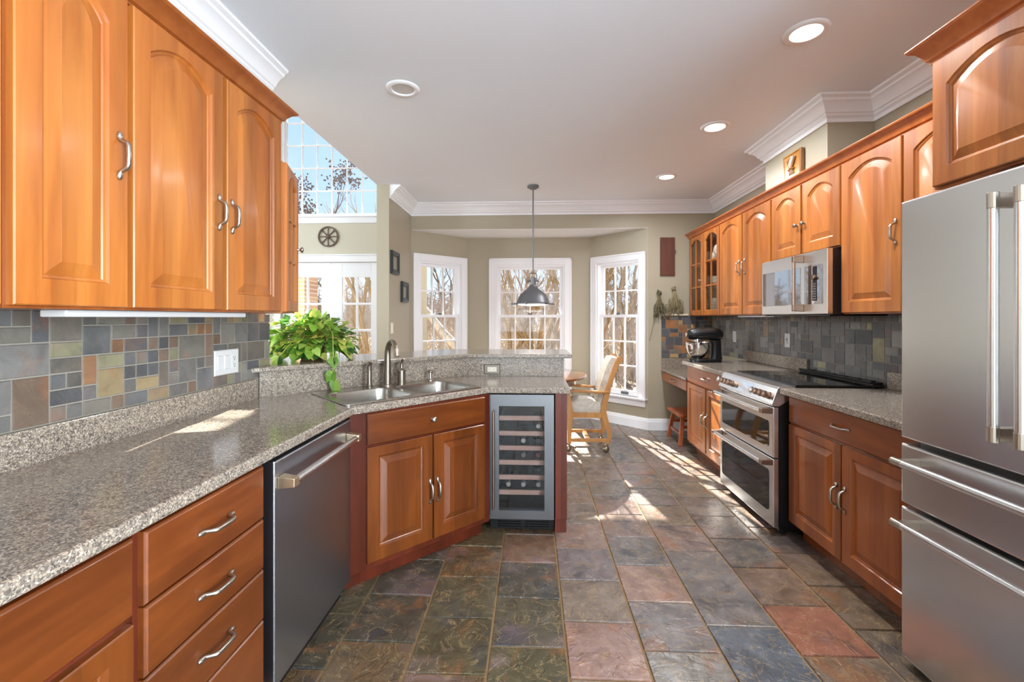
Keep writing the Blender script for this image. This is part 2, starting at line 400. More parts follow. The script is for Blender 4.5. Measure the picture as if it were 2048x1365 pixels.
for k in range(-6, 8):
    x0 = .14 + .3095 * (k - 1); x1 = x0 + .3095
    x0c, x1c = max(x0, -1.6), min(x1, 2.17)
    if x1c - x0c < .02: continue
    off = 1.813 if (k % 2 == 0) else 1.660
    y = off - .3125 * 16; j = -9
    while y < 5.96:
        rowlen = .3125
        if fr.random() < .06: rowlen = .3125 * 2
        ya, yb = max(y, -3.0), min(y + rowlen, 5.965)
        if yb - ya > .03:
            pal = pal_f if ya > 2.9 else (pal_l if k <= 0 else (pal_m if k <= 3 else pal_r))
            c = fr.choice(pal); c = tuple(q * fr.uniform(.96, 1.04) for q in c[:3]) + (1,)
            if rowlen < .4: 
                jj = int(round((y - off) / .3125)) + 5
                c = spec.get((k, jj), c)
            g = .004; dz = fr.uniform(-.0012, .0012); i = .003
            a = (x0c + g, ya + g, x1c - g, yb - g)
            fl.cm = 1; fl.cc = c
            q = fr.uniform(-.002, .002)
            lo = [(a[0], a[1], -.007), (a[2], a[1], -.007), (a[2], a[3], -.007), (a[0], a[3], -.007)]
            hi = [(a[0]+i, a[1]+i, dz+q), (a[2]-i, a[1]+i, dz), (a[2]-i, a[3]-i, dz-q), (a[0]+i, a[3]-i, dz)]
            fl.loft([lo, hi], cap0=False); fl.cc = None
        y += rowlen; j += 1
struct(fl.build('floor', [GROUT, FLOORM]))
struct(MB().box(-6.6, -3.1, -.06, -1.6, 6.3, -.002).build('floor_family_room', TBL))
struct(MB().box(-1.6, -3.1, CZ, 2.3, 5.5, CZ + .12).build('ceiling', CEIL))
struct(MB().box(-6.7, -3.2, 5.4, 2.3, 6.4, 5.5).build('ceiling_family_room', CEIL))
wall_seg('wall_left', (-1.47, -3.0), (-1.47, 2.43), .13, 0, CZ, [(.15, 2.7, 0, 2.4)])  # opening behind the camera added to let fill light through
struct(MB().box(-1.6, -3.0, CZ + .12, -1.48, 6.2, 5.4).build('wall_left_upper', CREAM))
wall_seg('wall_left_return', (-1.47, 4.535), (-1.47, 6.2), .13, 0, CZ)
wall_seg('wall_right', (2.17, 5.5), (2.17, -3.1), .13, 0, CZ, [(5.9, 8.4, .3, 2.4)])
struct(MB().box(1.88, 2.914, 2.30, 2.17, 3.664, CZ).build('wall_right_chase', WALL))
mb = MB(); mb.box(-1.47, 5.375, 2.415, 1.39, 5.5, CZ); mb.box(1.39, 5.375, 0, 2.17, 5.5, CZ)
struct(mb.build('wall_back', WALL))
BA, BB, BC, BD = (-1.47, 5.375), (-.862, 5.965), (.786, 5.965), (1.39, 5.375)
mb = MB(); mb.prism([(-1.47, 5.5), (-1.47,5.3755),(1.39,5.3755),(1.39,5.5),(.86,6.1),(-.92,6.1)], 2.411, 2.4145); struct(mb.build('ceiling_bay', WHITE))
ZS, ZT = .37, 2.047
LBL = math.dist(BA, BB); LBC = math.dist(BB, BC); LBR = math.dist(BC, BD)
wall_seg('wall_bay_left', BA, BB, .12, 0, 2.415, [(.115, .74, ZS, ZT)])
wall_seg('wall_bay_middle', BB, BC, .12, 0, 2.415, [(.381, 1.305, ZS, ZT)])
wall_seg('wall_bay_right', BC, BD, .12, 0, 2.415, [(.10, .725, ZS, ZT)])
# behind the camera: a wall with a window opening added for fill light; family room beyond the open left side
wall_seg('wall_front', (2.17, -3.0), (-1.6, -3.0), .12, 0, CZ, [(.4, 3.3, .1, 2.4)])
wall_seg('wall_family_back', (-6.6, 6.2), (-1.6, 6.2), .12, 0, 5.4, [(6.6-3.575, 6.6-2.157, 0, 2.13), (6.6-3.56, 6.6-1.93, 2.785, 5.17)], CREAM)
wall_seg('wall_family_left', (-6.5, -3.0), (-6.5, 6.3), .12, 0, 5.4, [(yy + 3 - .8, yy + 3 + .8, .4, 4.2) for yy in (-2.15, 2.2, 4.6)], CREAM)
wall_seg('wall_family_front', (-1.6, -3.0), (-6.6, -3.0), .12, 0, 5.4, (), CREAM)

CROWN = [(0, -.14), (.012, -.14), (.012, -.116), (.028, -.104), (.03, -.094), (.04, -.088), (.05, -.066), (.07, -.044), (.088, -.034), (.092, -.022), (.112, -.012), (.115, 0), (0, 0)]
cz = lambda pr, z: [(o, z + q) for o, q in pr]
mb = MB(); mb.sweep([(-1.47, -2.9), (-1.47, 2.43)], cz(CROWN, CZ)); struct(mb.build('trim_1', WHITE, smooth=25))
mb = MB(); mb.sweep([(-1.47, 4.55), (-1.47, 5.375), (2.17, 5.375), (2.17, 3.664), (1.88, 3.664), (1.88, 2.914), (2.17, 2.914), (2.17, -2.9)], cz(CROWN, CZ)); struct(mb.build('trim_2', WHITE, smooth=25))
BASE = [(0, 0), (.016, 0), (.016, .10), (.012, .108), (.012, .118), (.006, .135), (0, .137)]
mb = MB(); mb.sweep([(-1.6, 4.535), (-1.47, 4.535), BA, BB, BC, BD, (2.17, 5.375), (2.17, 4.53)], BASE); struct(mb.build('baseboard_back', WHITE, smooth=25))

# ------------------------------------------------------------------ windows
def win(name, p0, p1, s0, s1, z0, z1, cols, rows, cas=.09, sill=True, split=True, zr=None, lock=True, gap=.115):
    """double-hung (or fixed) window in the wall p0-p1; opening s0..s1, z0..z1; local y is outward"""
    a = math.atan2(p1[1] - p0[1], p1[0] - p0[0])
    t = T(name, None, None, (p0[0], p0[1], 0), a, kind='structure')
    c = MB(); y0, y1 = -.018, -.0005
    c.box(s0 - cas, y0, z0, s0, y1, z1 + cas); c.box(s1, y0, z0, s1 + cas, y1, z1 + cas); c.box(s0, y0, z1, s1, y1, z1 + cas)
    for k, u in ((s0 - cas, 1), (s1 + cas - .018, 1)): c.box(k, y0 - .008, z0, k + .018, y0, z1 + cas)
    c.box(s0 - cas, y0 - .008, z1 + cas - .018, s1 + cas, y0, z1 + cas)
    c.build('casing', WHITE, t, bevel=.003)
    if sill:
        b = MB(); b.box(s0 - cas - .02, -.055, z0 - .022, s1 + cas + .02, .02, z0); b.box(s0 - cas, -.02, z0 - .105, s1 + cas, -.0005, z0 - .022); b.build('sill', WHITE, t, bevel=.003)
    j = MB(); th = .115; jt = .02
    j.box(s0, 0, z0, s0 + jt, th, z1); j.box(s1 - jt, 0, z0, s1, th, z1); j.box(s0 + jt, 0, z1 - jt, s1 - jt, th, z1); j.box(s0 + jt, .02, z0, s1 - jt, th, z0 + .015)
    j.build('jamb', WHITE, t)
    def sash(nm, x0, x1, za, zb, yy, cols, rows, rt=.04, rb=.04, st=.042):
        s_ = MB(); d = .018
        s_.box(x0, yy - d, za, x0 + st, yy + d, zb); s_.box(x1 - st, yy - d, za, x1, yy + d, zb)
        s_.box(x0 + st, yy - d, za, x1 - st, yy + d, za + rb); s_.box(x0 + st, yy - d, zb - rt, x1 - st, yy + d, zb)
        gx0, gx1, gz0, gz1 = x0 + st, x1 - st, za + rb, zb - rt
        for k in range(1, cols):
            x = gx0 + (gx1 - gx0) * k / cols; s_.box(x - .008, yy - .012, gz0, x + .008, yy + .012, gz1)
        for k in range(1, rows):
            z = gz0 + (gz1 - gz0) * k / rows
            for q in range(cols):
                xa = gx0 + (gx1 - gx0) * q / cols + (.008 if q else 0); xb = gx0 + (gx1 - gx0) * (q + 1) / cols - (.008 if q < cols - 1 else 0)
                s_.box(xa, yy - .012, z - .008, xb, yy + .012, z + .008)
        so = s_.build(nm, WHITE, t)
        g = MB(); g.box(gx0, yy - .002, gz0, gx1, yy + .002, gz1); g.build('pane', GLASS, so)
        return so
    if split:
        zr = zr or 1.363
        sash('upper_sash', s0 + jt, s1 - jt, zr - .02, z1 - jt, .085, cols, rows[0], rt=.035, rb=.035)
        lo = sash('lower_sash', s0 + jt, s1 - jt, z0 + .015, zr + .018, .045, cols, rows[1], rt=.035, rb=.05)
        if lock:
            k = MB(); xm = (s0 + s1) / 2; k.box(xm - .03, .02, zr + .018, xm + .03, .06, zr + .026); k.tube([(xm - .025, .03, zr + .03), (xm + .025, .03, zr + .034)], .008, 6); k.build('lock', IRON, t)
    else:
        sash('fixed_sash', s0 + jt, s1 - jt, z0 + .015, z1 - jt, .06, cols, rows[0], rt=.03, rb=.03, st=.03)
    return t
win('window_1', BA, BB, .115, .74, ZS, ZT, 3, (2, 3))
win('window_2', BB, BC, .381, 1.305, ZS, ZT, 4, (2, 3))
w3 = win('window_3', BC, BD, .10, .725, ZS, ZT, 3, (2, 3))
k = MB(); k.box(.46, .012, ZS + .018, .56, .026, ZS + .045); k.build('sash_lift', IRON, w3)
win('window_4', (-6.6, 6.2), (-1.6, 6.2), 6.6-3.56, 6.6-1.93, 2.785, 5.17, 7, (7,), split=False, cas=.08)
for i, yy in enumerate((-2.15, 2.2, 4.6)):
    win('window_%d' % (5 + i), (-6.5, -3), (-6.5, 6.3), yy + 2.2, yy + 3.8, .4, 4.2, 4, (8,), split=False)
win('window_8', (2.17, -3.0), (-1.6, -3.0), .4, 3.3, .1, 2.4, 4, (2,), split=False, sill=False)  # unseen window added so fill light can enter from behind the camera

win('window_9', (2.17, 5.5), (2.17, -3.1), 5.9, 8.4, .3, 2.4, 4, (3,), split=False)  # unseen window added to bring in fill light from the right
def french(name, x0, x1, hx):
    d = T(name, None, None, (x0, 6.2, 0), 0, kind='structure'); W = x1 - x0; H = 2.1285
    ga, gb, za, zb = .165 if hx < 0 else .13, W - (.13 if hx < 0 else .165), .40, 1.918
    ga, gb = (.170, W - .112) if hx < 0 else (.160, W - .13)
    m_ = MB(); y0, y1 = .03, .072
    m_.box(0, y0, .012, ga, y1, H); m_.box(gb, y0, .012, W, y1, H); m_.box(ga, y0, .012, gb, y1, za); m_.box(ga, y0, zb, gb, y1, H)
    xm = (ga + gb) / 2; m_.box(xm - .016, y0 + .006, za, xm + .016, y1 - .006, zb)
    for k in range(1, 4):
        z = za + (zb - za) * k / 4; m_.box(ga, y0 + .006, z - .016, xm - .016, y1 - .006, z + .016); m_.box(xm + .016, y0 + .006, z - .016, gb, y1 - .006, z + .016)
    o = m_.build('door_leaf', WHITE, d, bevel=.003)
    MB().box(ga, .048, za, gb, .053, zb).build('pane', GLASS, o)
    h = MB(); xx = .06 if hx < 0 else W - .06; h.tube([(xx, .03, 1.0), (xx, -.03, 1.0), (xx + hx * -.1, -.035, 1.0)], .011, 8); h.build('door_handle', NICKEL, d)
french('door_1', -3.566, -2.869, 1)
french('door_2', -2.863, -2.166, -1)
mb = MB(); x0, x1 = -3.575, -2.157
mb.box(x0 - .09, 6.18, 0, x0, 6.1995, 2.22); mb.box(x1, 6.18, 0, x1 + .09, 6.1995, 2.22); mb.box(x0, 6.18, 2.13, x1, 6.1995, 2.22); mb.box(x0 - .1, 6.165, 2.22, x1 + .1, 6.1995, 2.24)
struct(mb.build('trim_3', WHITE, bevel=.003))
# ------------------------------------------------------------------ cabinetry builders
from mathutils.geometry import tessellate_polygon
def plate(mb, outer, holes, z0, z1):
    loops = [outer] + holes; flat = [p for lp in loops for p in lp]
    tris = tessellate_polygon([[Vector((p[0], p[1], 0)) for p in lp] for lp in loops])
    top = [mb.pt((p[0], p[1], z1)) for p in flat]; bot = [mb.pt((p[0], p[1], z0)) for p in flat]
    for t in tris: mb.face([top[i] for i in t]); mb.face([bot[i] for i in reversed(t)])
    b = 0
    for lp in loops:
        n = len(lp)
        for i in range(n):
            a, c = b + i, b + (i + 1) % n; mb.face((top[a], top[c], bot[c], bot[a]))
        b += n
def arch_loop(x0, x1, z0, zs, zt, i, y, n=14):
    """outline (bottom edge, then up, arch, down) inset by i at depth y"""
    a, b = x0 + i, x1 - i; pts = [(a, y, z0 + i), (b, y, z0 + i)]
    for k in range(n + 1):
        t = k / n; x = b + (a - b) * t; s = 2 * t - 1
        pts.append((x, y, zs - i + (zt - zs) * (math.cos(s * math.pi / 2) ** .85 if zt > zs else 0)))
    return pts
def outer_loop(x0, x1, z0, z1, y, n=14):
    pts = [(x0, y, z0), (x1, y, z0)]
    for k in range(n + 1): pts.append((x1 + (x0 - x1) * k / n, y, z1))
    return pts
def door_mesh(x0, x1, z0, z1, arch=0.0, st=.058, t=.02, glass=False, cols=2, rows=3):
    mb = MB(); ix0, ix1, iz0 = x0 + st, x1 - st, z0 + st + .006; zt = z1 - st * .8; zs = zt - arch if arch else zt
    b = .003
    loops = [outer_loop(x0, x1, z0, z1, 0), outer_loop(x0, x1, z0, z1, -t + b), outer_loop(x0 + b, x1 - b, z0 + b, z1 - b, -t)]
    if not glass:
        for i, y in ((0, -t), (.004, -t + .007), (.010, -t + .009), (.013, -t + .012), (.044, -t + .003), (.046, -t + .002)): loops.append(arch_loop(ix0, ix1, iz0, zs, zt, i, y))
        mb.loft(loops, True, True)
    else:
        loops += [arch_loop(ix0, ix1, iz0, zs, zt, i, y) for i, y in ((0, -t), (.005, -t + .006), (.005, 0))]
        mb.loft(loops, False, False)
        lo, hi = mb.v[0:17], None
        # back ring
        n = len(loops[0]); last = len(mb.v) - n
        for k in range(n): mb.face((k, (k + 1) % n, last + (k + 1) % n, last + k))
        xm = (ix0 + ix1) / 2; mb.box(xm - .006, -t + .002, iz0, xm + .006, -.006, zt - .004)
        for k in range(1, rows):
            z = iz0 + (zt - .02 - iz0) * k / rows; mb.box(ix0, -t + .003, z - .006, ix1, -.007, z + .006)
    return mb, (ix0, ix1, iz0, zs, zt)
def slab_mesh(x0, x1, z0, z1, t=.02):
    mb = MB(); r = lambda i, y: [(x0 + i, y, z0 + i), (x1 - i, y, z0 + i), (x1 - i, y, z1 - i), (x0 + i, y, z1 - i)]
    mb.loft([r(0, 0), r(0, -t + .006), r(.003, -t + .002), r(.006, -t)]); return mb
def pull_mesh(x, z, y, vert=True, ln=.048):
    mb = MB(); P = lambda a, d: (x, y - d, z + a) if vert else (x + a, y - d, z)
    q = [(1.42, .0025, .0035), (1.30, .003, .0075), (1.08, .004, .0078), (.94, .007, .0056), (.86, .016, .0056), (.74, .026, .0062), (.55, .030, .0066), (0, .031, .0070)]
    seq = [(-a, d, r_) for a, d, r_ in q] + [(a, d, r_) for a, d, r_ in q[-2::-1]]
    mb.tube([P(ln * a, d) for a, d, r_ in seq], [r_ for a, d, r_ in seq], 8); return mb
def knob_mesh(x, z, y):
    mb = MB(); mb.m = Matrix.Translation((x, y, z)) @ Matrix.Rotation(R(90), 4, 'X')
    mb.lathe([(.009, 0), (.006, .003), (.0055, .012), (.011, .017), (.0155, .021), (.0155, .025), (.011, .029), (.004, .031)], n=16); return mb
def cab(name, label, xy, rz, W, z0, z1, D, doors=(), drawers=(), toe=False, mats=(CH, CHH), hm=NICKEL, hollow=False, group=None, frame_only=False):
    t = T(name, label, 'cabinet', (xy[0], xy[1], z0 if not toe else 0), rz, group)
    oz = z0 if not toe else 0
    M0 = Matrix.Translation((0, 0, -oz)); b = MB(); b.m = M0
    zb = z0 + (.10 if toe else 0)
    if hollow:
        th = .018
        b.box(0, 0, zb, th, D, z1); b.box(W - th, 0, zb, W, D, z1); b.box(th, D - .01, zb, W - th, D, z1)
        b.box(th, 0, zb, W - th, D - .01, zb + .03); b.box(th, 0, z1 - .03, W - th, D - .01, z1)
        b.box(W / 2 - .02, 0, zb + .03, W / 2 + .02, .018, z1 - .03)
    elif frame_only:
        b.box(0, 0, zb, W, .02, z1); b.box(.0, .02, zb, W, .30, zb + .015)
    else: b.box(0, 0, zb, W, D, z1)
    if toe: b.box(.0, .075, z0 + .001, W, D if not frame_only else .095, zb)
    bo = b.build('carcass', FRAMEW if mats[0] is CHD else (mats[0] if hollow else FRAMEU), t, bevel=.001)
    for d in doors:
        x0, x1, a, c = d[:4]; arch = d[4]; h = d[5]; gl = len(d) > 6 and d[6]
        m_, info = door_mesh(x0, x1, a, c, arch, glass=gl, st=.044 if gl else .058); m_.v = [M0 @ p for p in m_.v]
        o = m_.build('door', mats[0], t, smooth=22)
        if gl:
            g = MB(); g.m = M0; ix0, ix1, iz0, zs, zt = info; g.box(ix0 - .006, -.009, iz0 - .006, ix1 + .006, -.006, zt + .004); g.build('pane', GLASSC, o)
        if h:
            hm_ = pull_mesh(h[1], h[2], -.02) if h[0] == 'pull' else knob_mesh(h[1], h[2], -.02); hm_.v = [M0 @ p for p in hm_.v]
            hm_.build('handle' if h[0] == 'pull' else 'knob', hm, o, smooth=50)
    for d in drawers:
        x0, x1, a, c, h = d; m_ = slab_mesh(x0, x1, a, c); m_.v = [M0 @ p for p in m_.v]
        o = m_.build('drawer', mats[1], t, smooth=22)
        if h:
            hm_ = pull_mesh((x0 + x1) / 2, (a + c) / 2, -.02, False) if h == 'pull' else knob_mesh((x0 + x1) / 2, (a + c) / 2, -.02)
            hm_.v = [M0 @ p for p in hm_.v]; hm_.build('handle' if h == 'pull' else 'knob', hm, o, smooth=50)
    return t
R90 = R(90)
UP0, UP1 = 1.362, 2.268; DZ0, DZ1 = 1.37, 2.262
# ------------------------------------------------------------------ left run, wall cabinets (fronts face +x)
LX = -1.19; LD = .278
cab('wall_cabinet', 'cherry wall cabinet at the left edge of the photo, almost wholly cropped by the frame', (LX, .45), R90, .498, UP0, UP1, LD, [(.03, .485, DZ0, DZ1, .055, None)])
cab('wall_cabinet', 'cherry single-door wall cabinet nearest the camera over the slate backsplash, pull on its far stile', (LX, .95), R90, .302, UP0, UP1, LD, [(.007, .293, DZ0, DZ1, .055, ('pull', .262, 1.80))])
cab('wall_cabinet', 'cherry two-door wall cabinet with paired pulls above the white outlet plate and light strip', (LX, 1.254), R90, .796, UP0, UP1, LD, [(.007, .388, DZ0, DZ1, .055, ('pull', .362, 1.735)), (.411, .781, DZ0, DZ1, .055, ('pull', .434, 1.735))])
# short glass-fronted end cabinet, its face turned slightly towards the nook
eg0, eg1 = Vector((-1.182, 2.062)), Vector((-1.268, 2.33)); ea = math.atan2(eg1.y - eg0.y, eg1.x - eg0.x); ew = (eg1 - eg0).length
t = cab('glass_end_cabinet', 'narrow glass-paned cherry cabinet at the end of the left run above the potted vine', eg0, ea, ew, UP0, 2.085, .18, [(.004, ew - .004, DZ0, 2.08, .045, ('knob', ew - .03, 1.70), True)], hollow=True)
WCR = [(o * 1.22, z * .86) for o, z in [(0, -.075), (.006, -.075), (.006, -.066), (.014, -.06), (.018, -.045), (.032, -.022), (.046, -.012), (.05, -.004), (.05, 0), (0, 0)]]
mb = MB(); mb.sweep([(LX + .002, .45), (LX + .002, 2.0505), (-1.468, 2.0505)], cz(WCR, 2.3255)); 
tag(mb.build('crown_moulding', CHH, smooth=25), 'cherry crown moulding along the top of the left wall cabinets', 'moulding')
mb = MB(); mb.box(-1.30, 1.12, 1.342, -1.225, 1.86, 1.3615); tag(mb.build('light_strip', PLAST, bevel=.004), 'slim white light strip under the left wall cabinets', 'light')

# ------------------------------------------------------------------ left run, base cabinets
LB = -.87; DP = .578
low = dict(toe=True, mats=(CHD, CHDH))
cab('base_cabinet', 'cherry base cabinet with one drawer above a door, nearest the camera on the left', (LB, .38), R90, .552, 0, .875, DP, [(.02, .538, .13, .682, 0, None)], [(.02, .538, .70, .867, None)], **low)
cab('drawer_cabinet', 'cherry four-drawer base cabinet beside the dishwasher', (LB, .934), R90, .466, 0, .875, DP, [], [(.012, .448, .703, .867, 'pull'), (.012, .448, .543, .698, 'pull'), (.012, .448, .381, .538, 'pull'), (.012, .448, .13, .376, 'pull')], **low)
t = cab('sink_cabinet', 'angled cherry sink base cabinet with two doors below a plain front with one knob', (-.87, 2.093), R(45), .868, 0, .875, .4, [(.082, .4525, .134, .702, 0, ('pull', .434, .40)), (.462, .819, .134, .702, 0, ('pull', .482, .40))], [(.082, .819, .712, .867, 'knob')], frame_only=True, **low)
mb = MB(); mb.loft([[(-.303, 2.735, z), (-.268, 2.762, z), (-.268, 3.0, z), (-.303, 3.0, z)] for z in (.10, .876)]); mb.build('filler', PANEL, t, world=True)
# dishwasher
t = T('dishwasher', 'dark stainless dishwasher with a thick bar handle between the drawers and the sink cabinet', 'dishwasher', (-.872, 1.432, 0), R90)
W = .632
MB().box(0, .03, .02, W, .55, .868).build('tub', BLACK, t)
m_ = MB(); r = lambda i, y: [(.006 + i, y, .105 + i), (W - .006 - i, y, .105 + i), (W - .006 - i, y, .862 - i), (.006 + i, y, .862 - i)]
m_.loft([r(0, .029), r(0, -.018), r(.004, -.022)]); dd = m_.build('door', STEELD, t, bevel=.002)
h = MB(); h.tube([(.05, -.066, .785), (.59, -.066, .785)], .0135, 16); h.build('handle', STEEL, dd, smooth=40)
for xa, xb in ((.02, .062), (.575, .615)):
    h = MB(); h.loft([[(xa, -.0225, .765), (xb, -.0225, .765), (xb, -.0225, .807), (xa, -.0225, .807)], [(xa + .004, -.08, .770), (xb - .004, -.08, .770), (xb - .004, -.08, .800), (xa + .004, -.08, .800)]]); h.build('handle_mount', bpy.data.materials.get('pale_bronze') or mat('pale_bronze', lin(206, 184, 152), .32, .9), dd, bevel=.003)
MB().box(.01, .06, .004, W - .01, .09, .10).build('toe_kick', BLACK, t)

# ------------------------------------------------------------------ left countertop with sink cut-out
SC = Matrix.Translation((-.771, 2.570, 0)) @ Matrix.Rotation(R(45), 4, 'Z')
hole = [tuple((SC @ Vector((x, y, 0)))[:2]) for x, y in rrect(-.40, -.232, .40, .232, .03, 3)][::-1]
t = T('countertop', 'speckled granite countertop running from the left wall around the sink to the wine cooler', 'countertop', (-1.1, 1.6, .877))
mb = MB(); plate(mb, [(-.845, .30), (-.845, 2.08), (-.262, 2.712), (.235, 2.712), (.235, 3.237), (-.501, 3.237), (-1.448, 2.319), (-1.448, .30)], [hole], .877, .914)
mb.build('slab', GRAN, t, bevel=.006, world=True)
mb = MB(); mb.box(-1.469, .30, .877, -1.449, 2.295, 1.016); mb.build('upstand', GRAN, t, bevel=.003, world=True)
# raised bar
t = T('raised_bar', 'raised granite breakfast bar behind the sink with a granite faced riser', 'bar', (-.5, 3.3, 0))
pathb = [(.235, 3.24), (-.50, 3.24), (-1.452, 2.317)]
mb = MB(); mb.sweep(pathb, [(0, .9145), (.02, .9145), (.02, 1.049), (0, 1.049)]); mb.build('riser', GRAN, t, world=True)
mb = MB(); mb.sweep([(.235, 3.24), (-.50, 3.24), (-1.33, 2.4355)], [(.021, 0), (.14, 0), (.14, 1.049), (.021, 1.049)]); mb.build('knee_wall', WALL, t, world=True)
mb = MB(); plate(mb, [(.288, 3.20), (.288, 3.72), (-.70, 3.72), (-1.75, 2.68), (-1.75, 2.434), (-1.466, 2.434), (-1.466, 2.262), (-.50, 3.20)], [], 1.050, 1.077)
mb.build('bar_top', GRAN, t, bevel=.006, world=True)
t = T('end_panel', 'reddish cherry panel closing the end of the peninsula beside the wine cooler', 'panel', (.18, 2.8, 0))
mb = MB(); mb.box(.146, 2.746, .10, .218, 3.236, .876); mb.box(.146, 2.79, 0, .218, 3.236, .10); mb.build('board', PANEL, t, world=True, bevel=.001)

# ------------------------------------------------------------------ sink and taps
t = T('sink', 'double-bowl stainless drop-in sink set into the angled counter', 'sink', (-.771, 2.570, .914), R(45))
mb = MB(); bl = rrect(-.385, -.215, -.018, .135, .07, 6); br = rrect(.018, -.215, .385, .135, .07, 6)
plate(mb, rrect(-.42, -.25, .42, .25, .02, 4), [bl[::-1], br[::-1]], .0005, .007); mb.build('rim', SINKM, t, bevel=.002)
for q in (bl, br):
    cx = sum(p[0] for p in q) / len(q); cy = sum(p[1] for p in q) / len(q); mb = MB()
    sc = lambda k, z: [(cx + (p[0] - cx) * k, cy + (p[1] - cy) * k, z) for p in q]
    mb.loft([sc(1.004, .006), sc(.985, -.01), sc(.96, -.15), sc(.92, -.178), sc(.80, -.19), sc(.2, -.193)], False, True)
    bo = mb.build('bowl', SINKM, t, smooth=60)
    MB().lathe([(.042, 0), (.042, .003), (.03, .003), (.026, .001)], (cx, cy, -.1925), 20).build('drain', NICKELD, bo, smooth=40)
def onsink(x, y): p = SC @ Vector((x, y, 0)); return (p.x, p.y, .9212)
t = T('faucet', 'tall brushed nickel gooseneck faucet behind the sink', 'faucet', onsink(.02, .192), R(-45))
mb = MB(); mb.lathe([(.031, 0), (.031, .004), (.026, .008)], n=20); mb.build('base_ring', NICKEL, t, smooth=40)
pts = []; rr = []
for k in range(9): q = k / 8; pts.append((.006 * q, 0, .006 + .19 * q)); rr.append(.0255 - .0075 * q)
for k in range(1, 13):
    a = math.pi * .86 * k / 12; pts.append((.006 + .055 * (1 - math.cos(a)), 0, .196 + .075 * math.sin(a))); rr.append(.018 - .003 * k / 12)
mb = MB(); mb.tube(pts, rr, 16); mb.build('spout', NICKELD, t, smooth=60)
e = pts[-1]; mb = MB(); mb.tube([e, (e[0] + .012, 0, e[2] - .026), (e[0] + .017, 0, e[2] - .04)], [.017, .0165, .014], 14); mb.build('spray_head', NICKEL, t, smooth=40)
t = T('side_sprayer', 'slim nickel side sprayer left of the faucet', 'sprayer', onsink(-.095, .195), R(-45))
mb = MB(); mb.lathe([(.019, 0), (.019, .006), (.0145, .010), (.0135, .06), (.0145, .10)], n=16); mb.build('body', NICKELD, t, smooth=40)
mb = MB(); mb.tube([(-.002, 0, .098), (0, 0, .128), (.008, 0, .146), (.026, 0, .156)], [.0145, .015, .012, .006], 12); mb.build('head', NICKELD, t, smooth=50)
t = T('faucet_valve', 'cylindrical nickel faucet control with a curved lever right of the faucet', 'faucet handle', onsink(.118, .195), R(-45))
mb = MB(); mb.lathe([(.026, 0), (.026, .078), (.028, .080), (.028, .086), (.02, .094), (.014, .10)], n=20); mb.build('body', NICKELD, t, smooth=40)
mb = MB(); mb.tube([(0, 0, .096), (.002, 0, .125), (.010, .002, .150), (.028, .004, .160)], [.013, .010, .008, .006], 12); mb.build('lever', NICKELD, t, smooth=50)
t = T('soap_dispenser', 'small nickel soap pump at the right corner of the sink', 'soap dispenser', onsink(.335, .20), R(-45))
mb = MB(); mb.lathe([(.019, 0), (.019, .005), (.010, .012), (.008, .04), (.012, .044), (.012, .052)], n=16); mb.build('body', NICKEL, t, smooth=40)
mb = MB(); mb.lathe([(.014, .052), (.018, .058), (.018, .064), (.01, .068)], n=16); mb.tube([(0, 0, .058), (.035, 0, .056)], .005, 8); mb.build('pump_head', NICKEL, t, smooth=40)

# ------------------------------------------------------------------ wine cooler with bottles
t = T('wine_cooler', 'narrow stainless wine cooler with a glass door at the end of the peninsula', 'wine cooler', (-.252, 2.748, 0))
W = .392
b = MB(); b.box(0, .04, .09, .012, .47, .868); b.box(W - .012, .04, .09, W, .47, .868); b.box(.012, .455, .09, W - .012, .47, .868); b.box(.012, .04, .09, W - .012, .455, .115); b.box(.012, .04, .84, W - .012, .455, .868)
b.build('cabinet', BLACK, t)
dx0, dx1, dz0, dz1 = -.012, .392, .092, .866; gx0, gx1, gz0, gz1 = .05, .332, .148, .793
m_ = MB(); oc = lambda x0, x1, z0, z1, y: [(x0, y, z0), (x1, y, z0), (x1, y, z1), (x0, y, z1)]
m_.loft([oc(dx0, dx1, dz0, dz1, .038), oc(dx0, dx1, dz0, dz1, .002), oc(dx0 + .002, dx1 - .002, dz0 + .002, dz1 - .002, 0), oc(gx0, gx1, gz0, gz1, 0), oc(gx0, gx1, gz0, gz1, .038), oc(dx0, dx1, dz0, dz1, .038)], False, False)
dd = m_.build('door', steel('cooler_steel', lin(140, 142, 146), .32, horiz=True), t)
MB().box(gx0 - .004, .012, gz0 - .004, gx1 + .004, .016, gz1 + .004).build('pane', GLASSW, dd)
h = MB(); h.tube([(.018, -.03, .165), (.018, -.03, .765)], .0075, 10); h.tube([(.018, 0, .19), (.018, -.03, .19)], .005, 8); h.tube([(.018, 0, .74), (.018, -.03, .74)], .005, 8); h.build('handle', COPPER, dd, smooth=40)
SHZ = []
SHELF = wood('pink_beech_shelf', lin(214, 170, 150), lin(226, 186, 168), horiz=True, var=.1)
for v in (282, 411, 536, 659, 785, 913):
    z = 1.34 - (770 + v / 4.263 - 636) * 2.82 / 890; SHZ.append(z)
    s_ = MB(); s_.box(.016, .06, z - .014, W - .016, .074, z + .014)
    s_.cm = 1
    for k in range(2): s_.box(.05 + k * .28, .074, z - .008, .058 + k * .28, .44, z)
    s_.build('shelf', [SHELF, BLACK], t)
g = MB(); g.box(-.005, .05, .012, W, .07, .088)
for k in range(4):
    for xa, xb in ((.04, .185), (.215, .36)): g.box(xa, .038, .024 + k * .015, xb, .05, .031 + k * .015)
g.build('grille', BLACK, t)
BOT = mat('dark_bottle_glass', lin(18, 26, 18), .1, spec=.7)
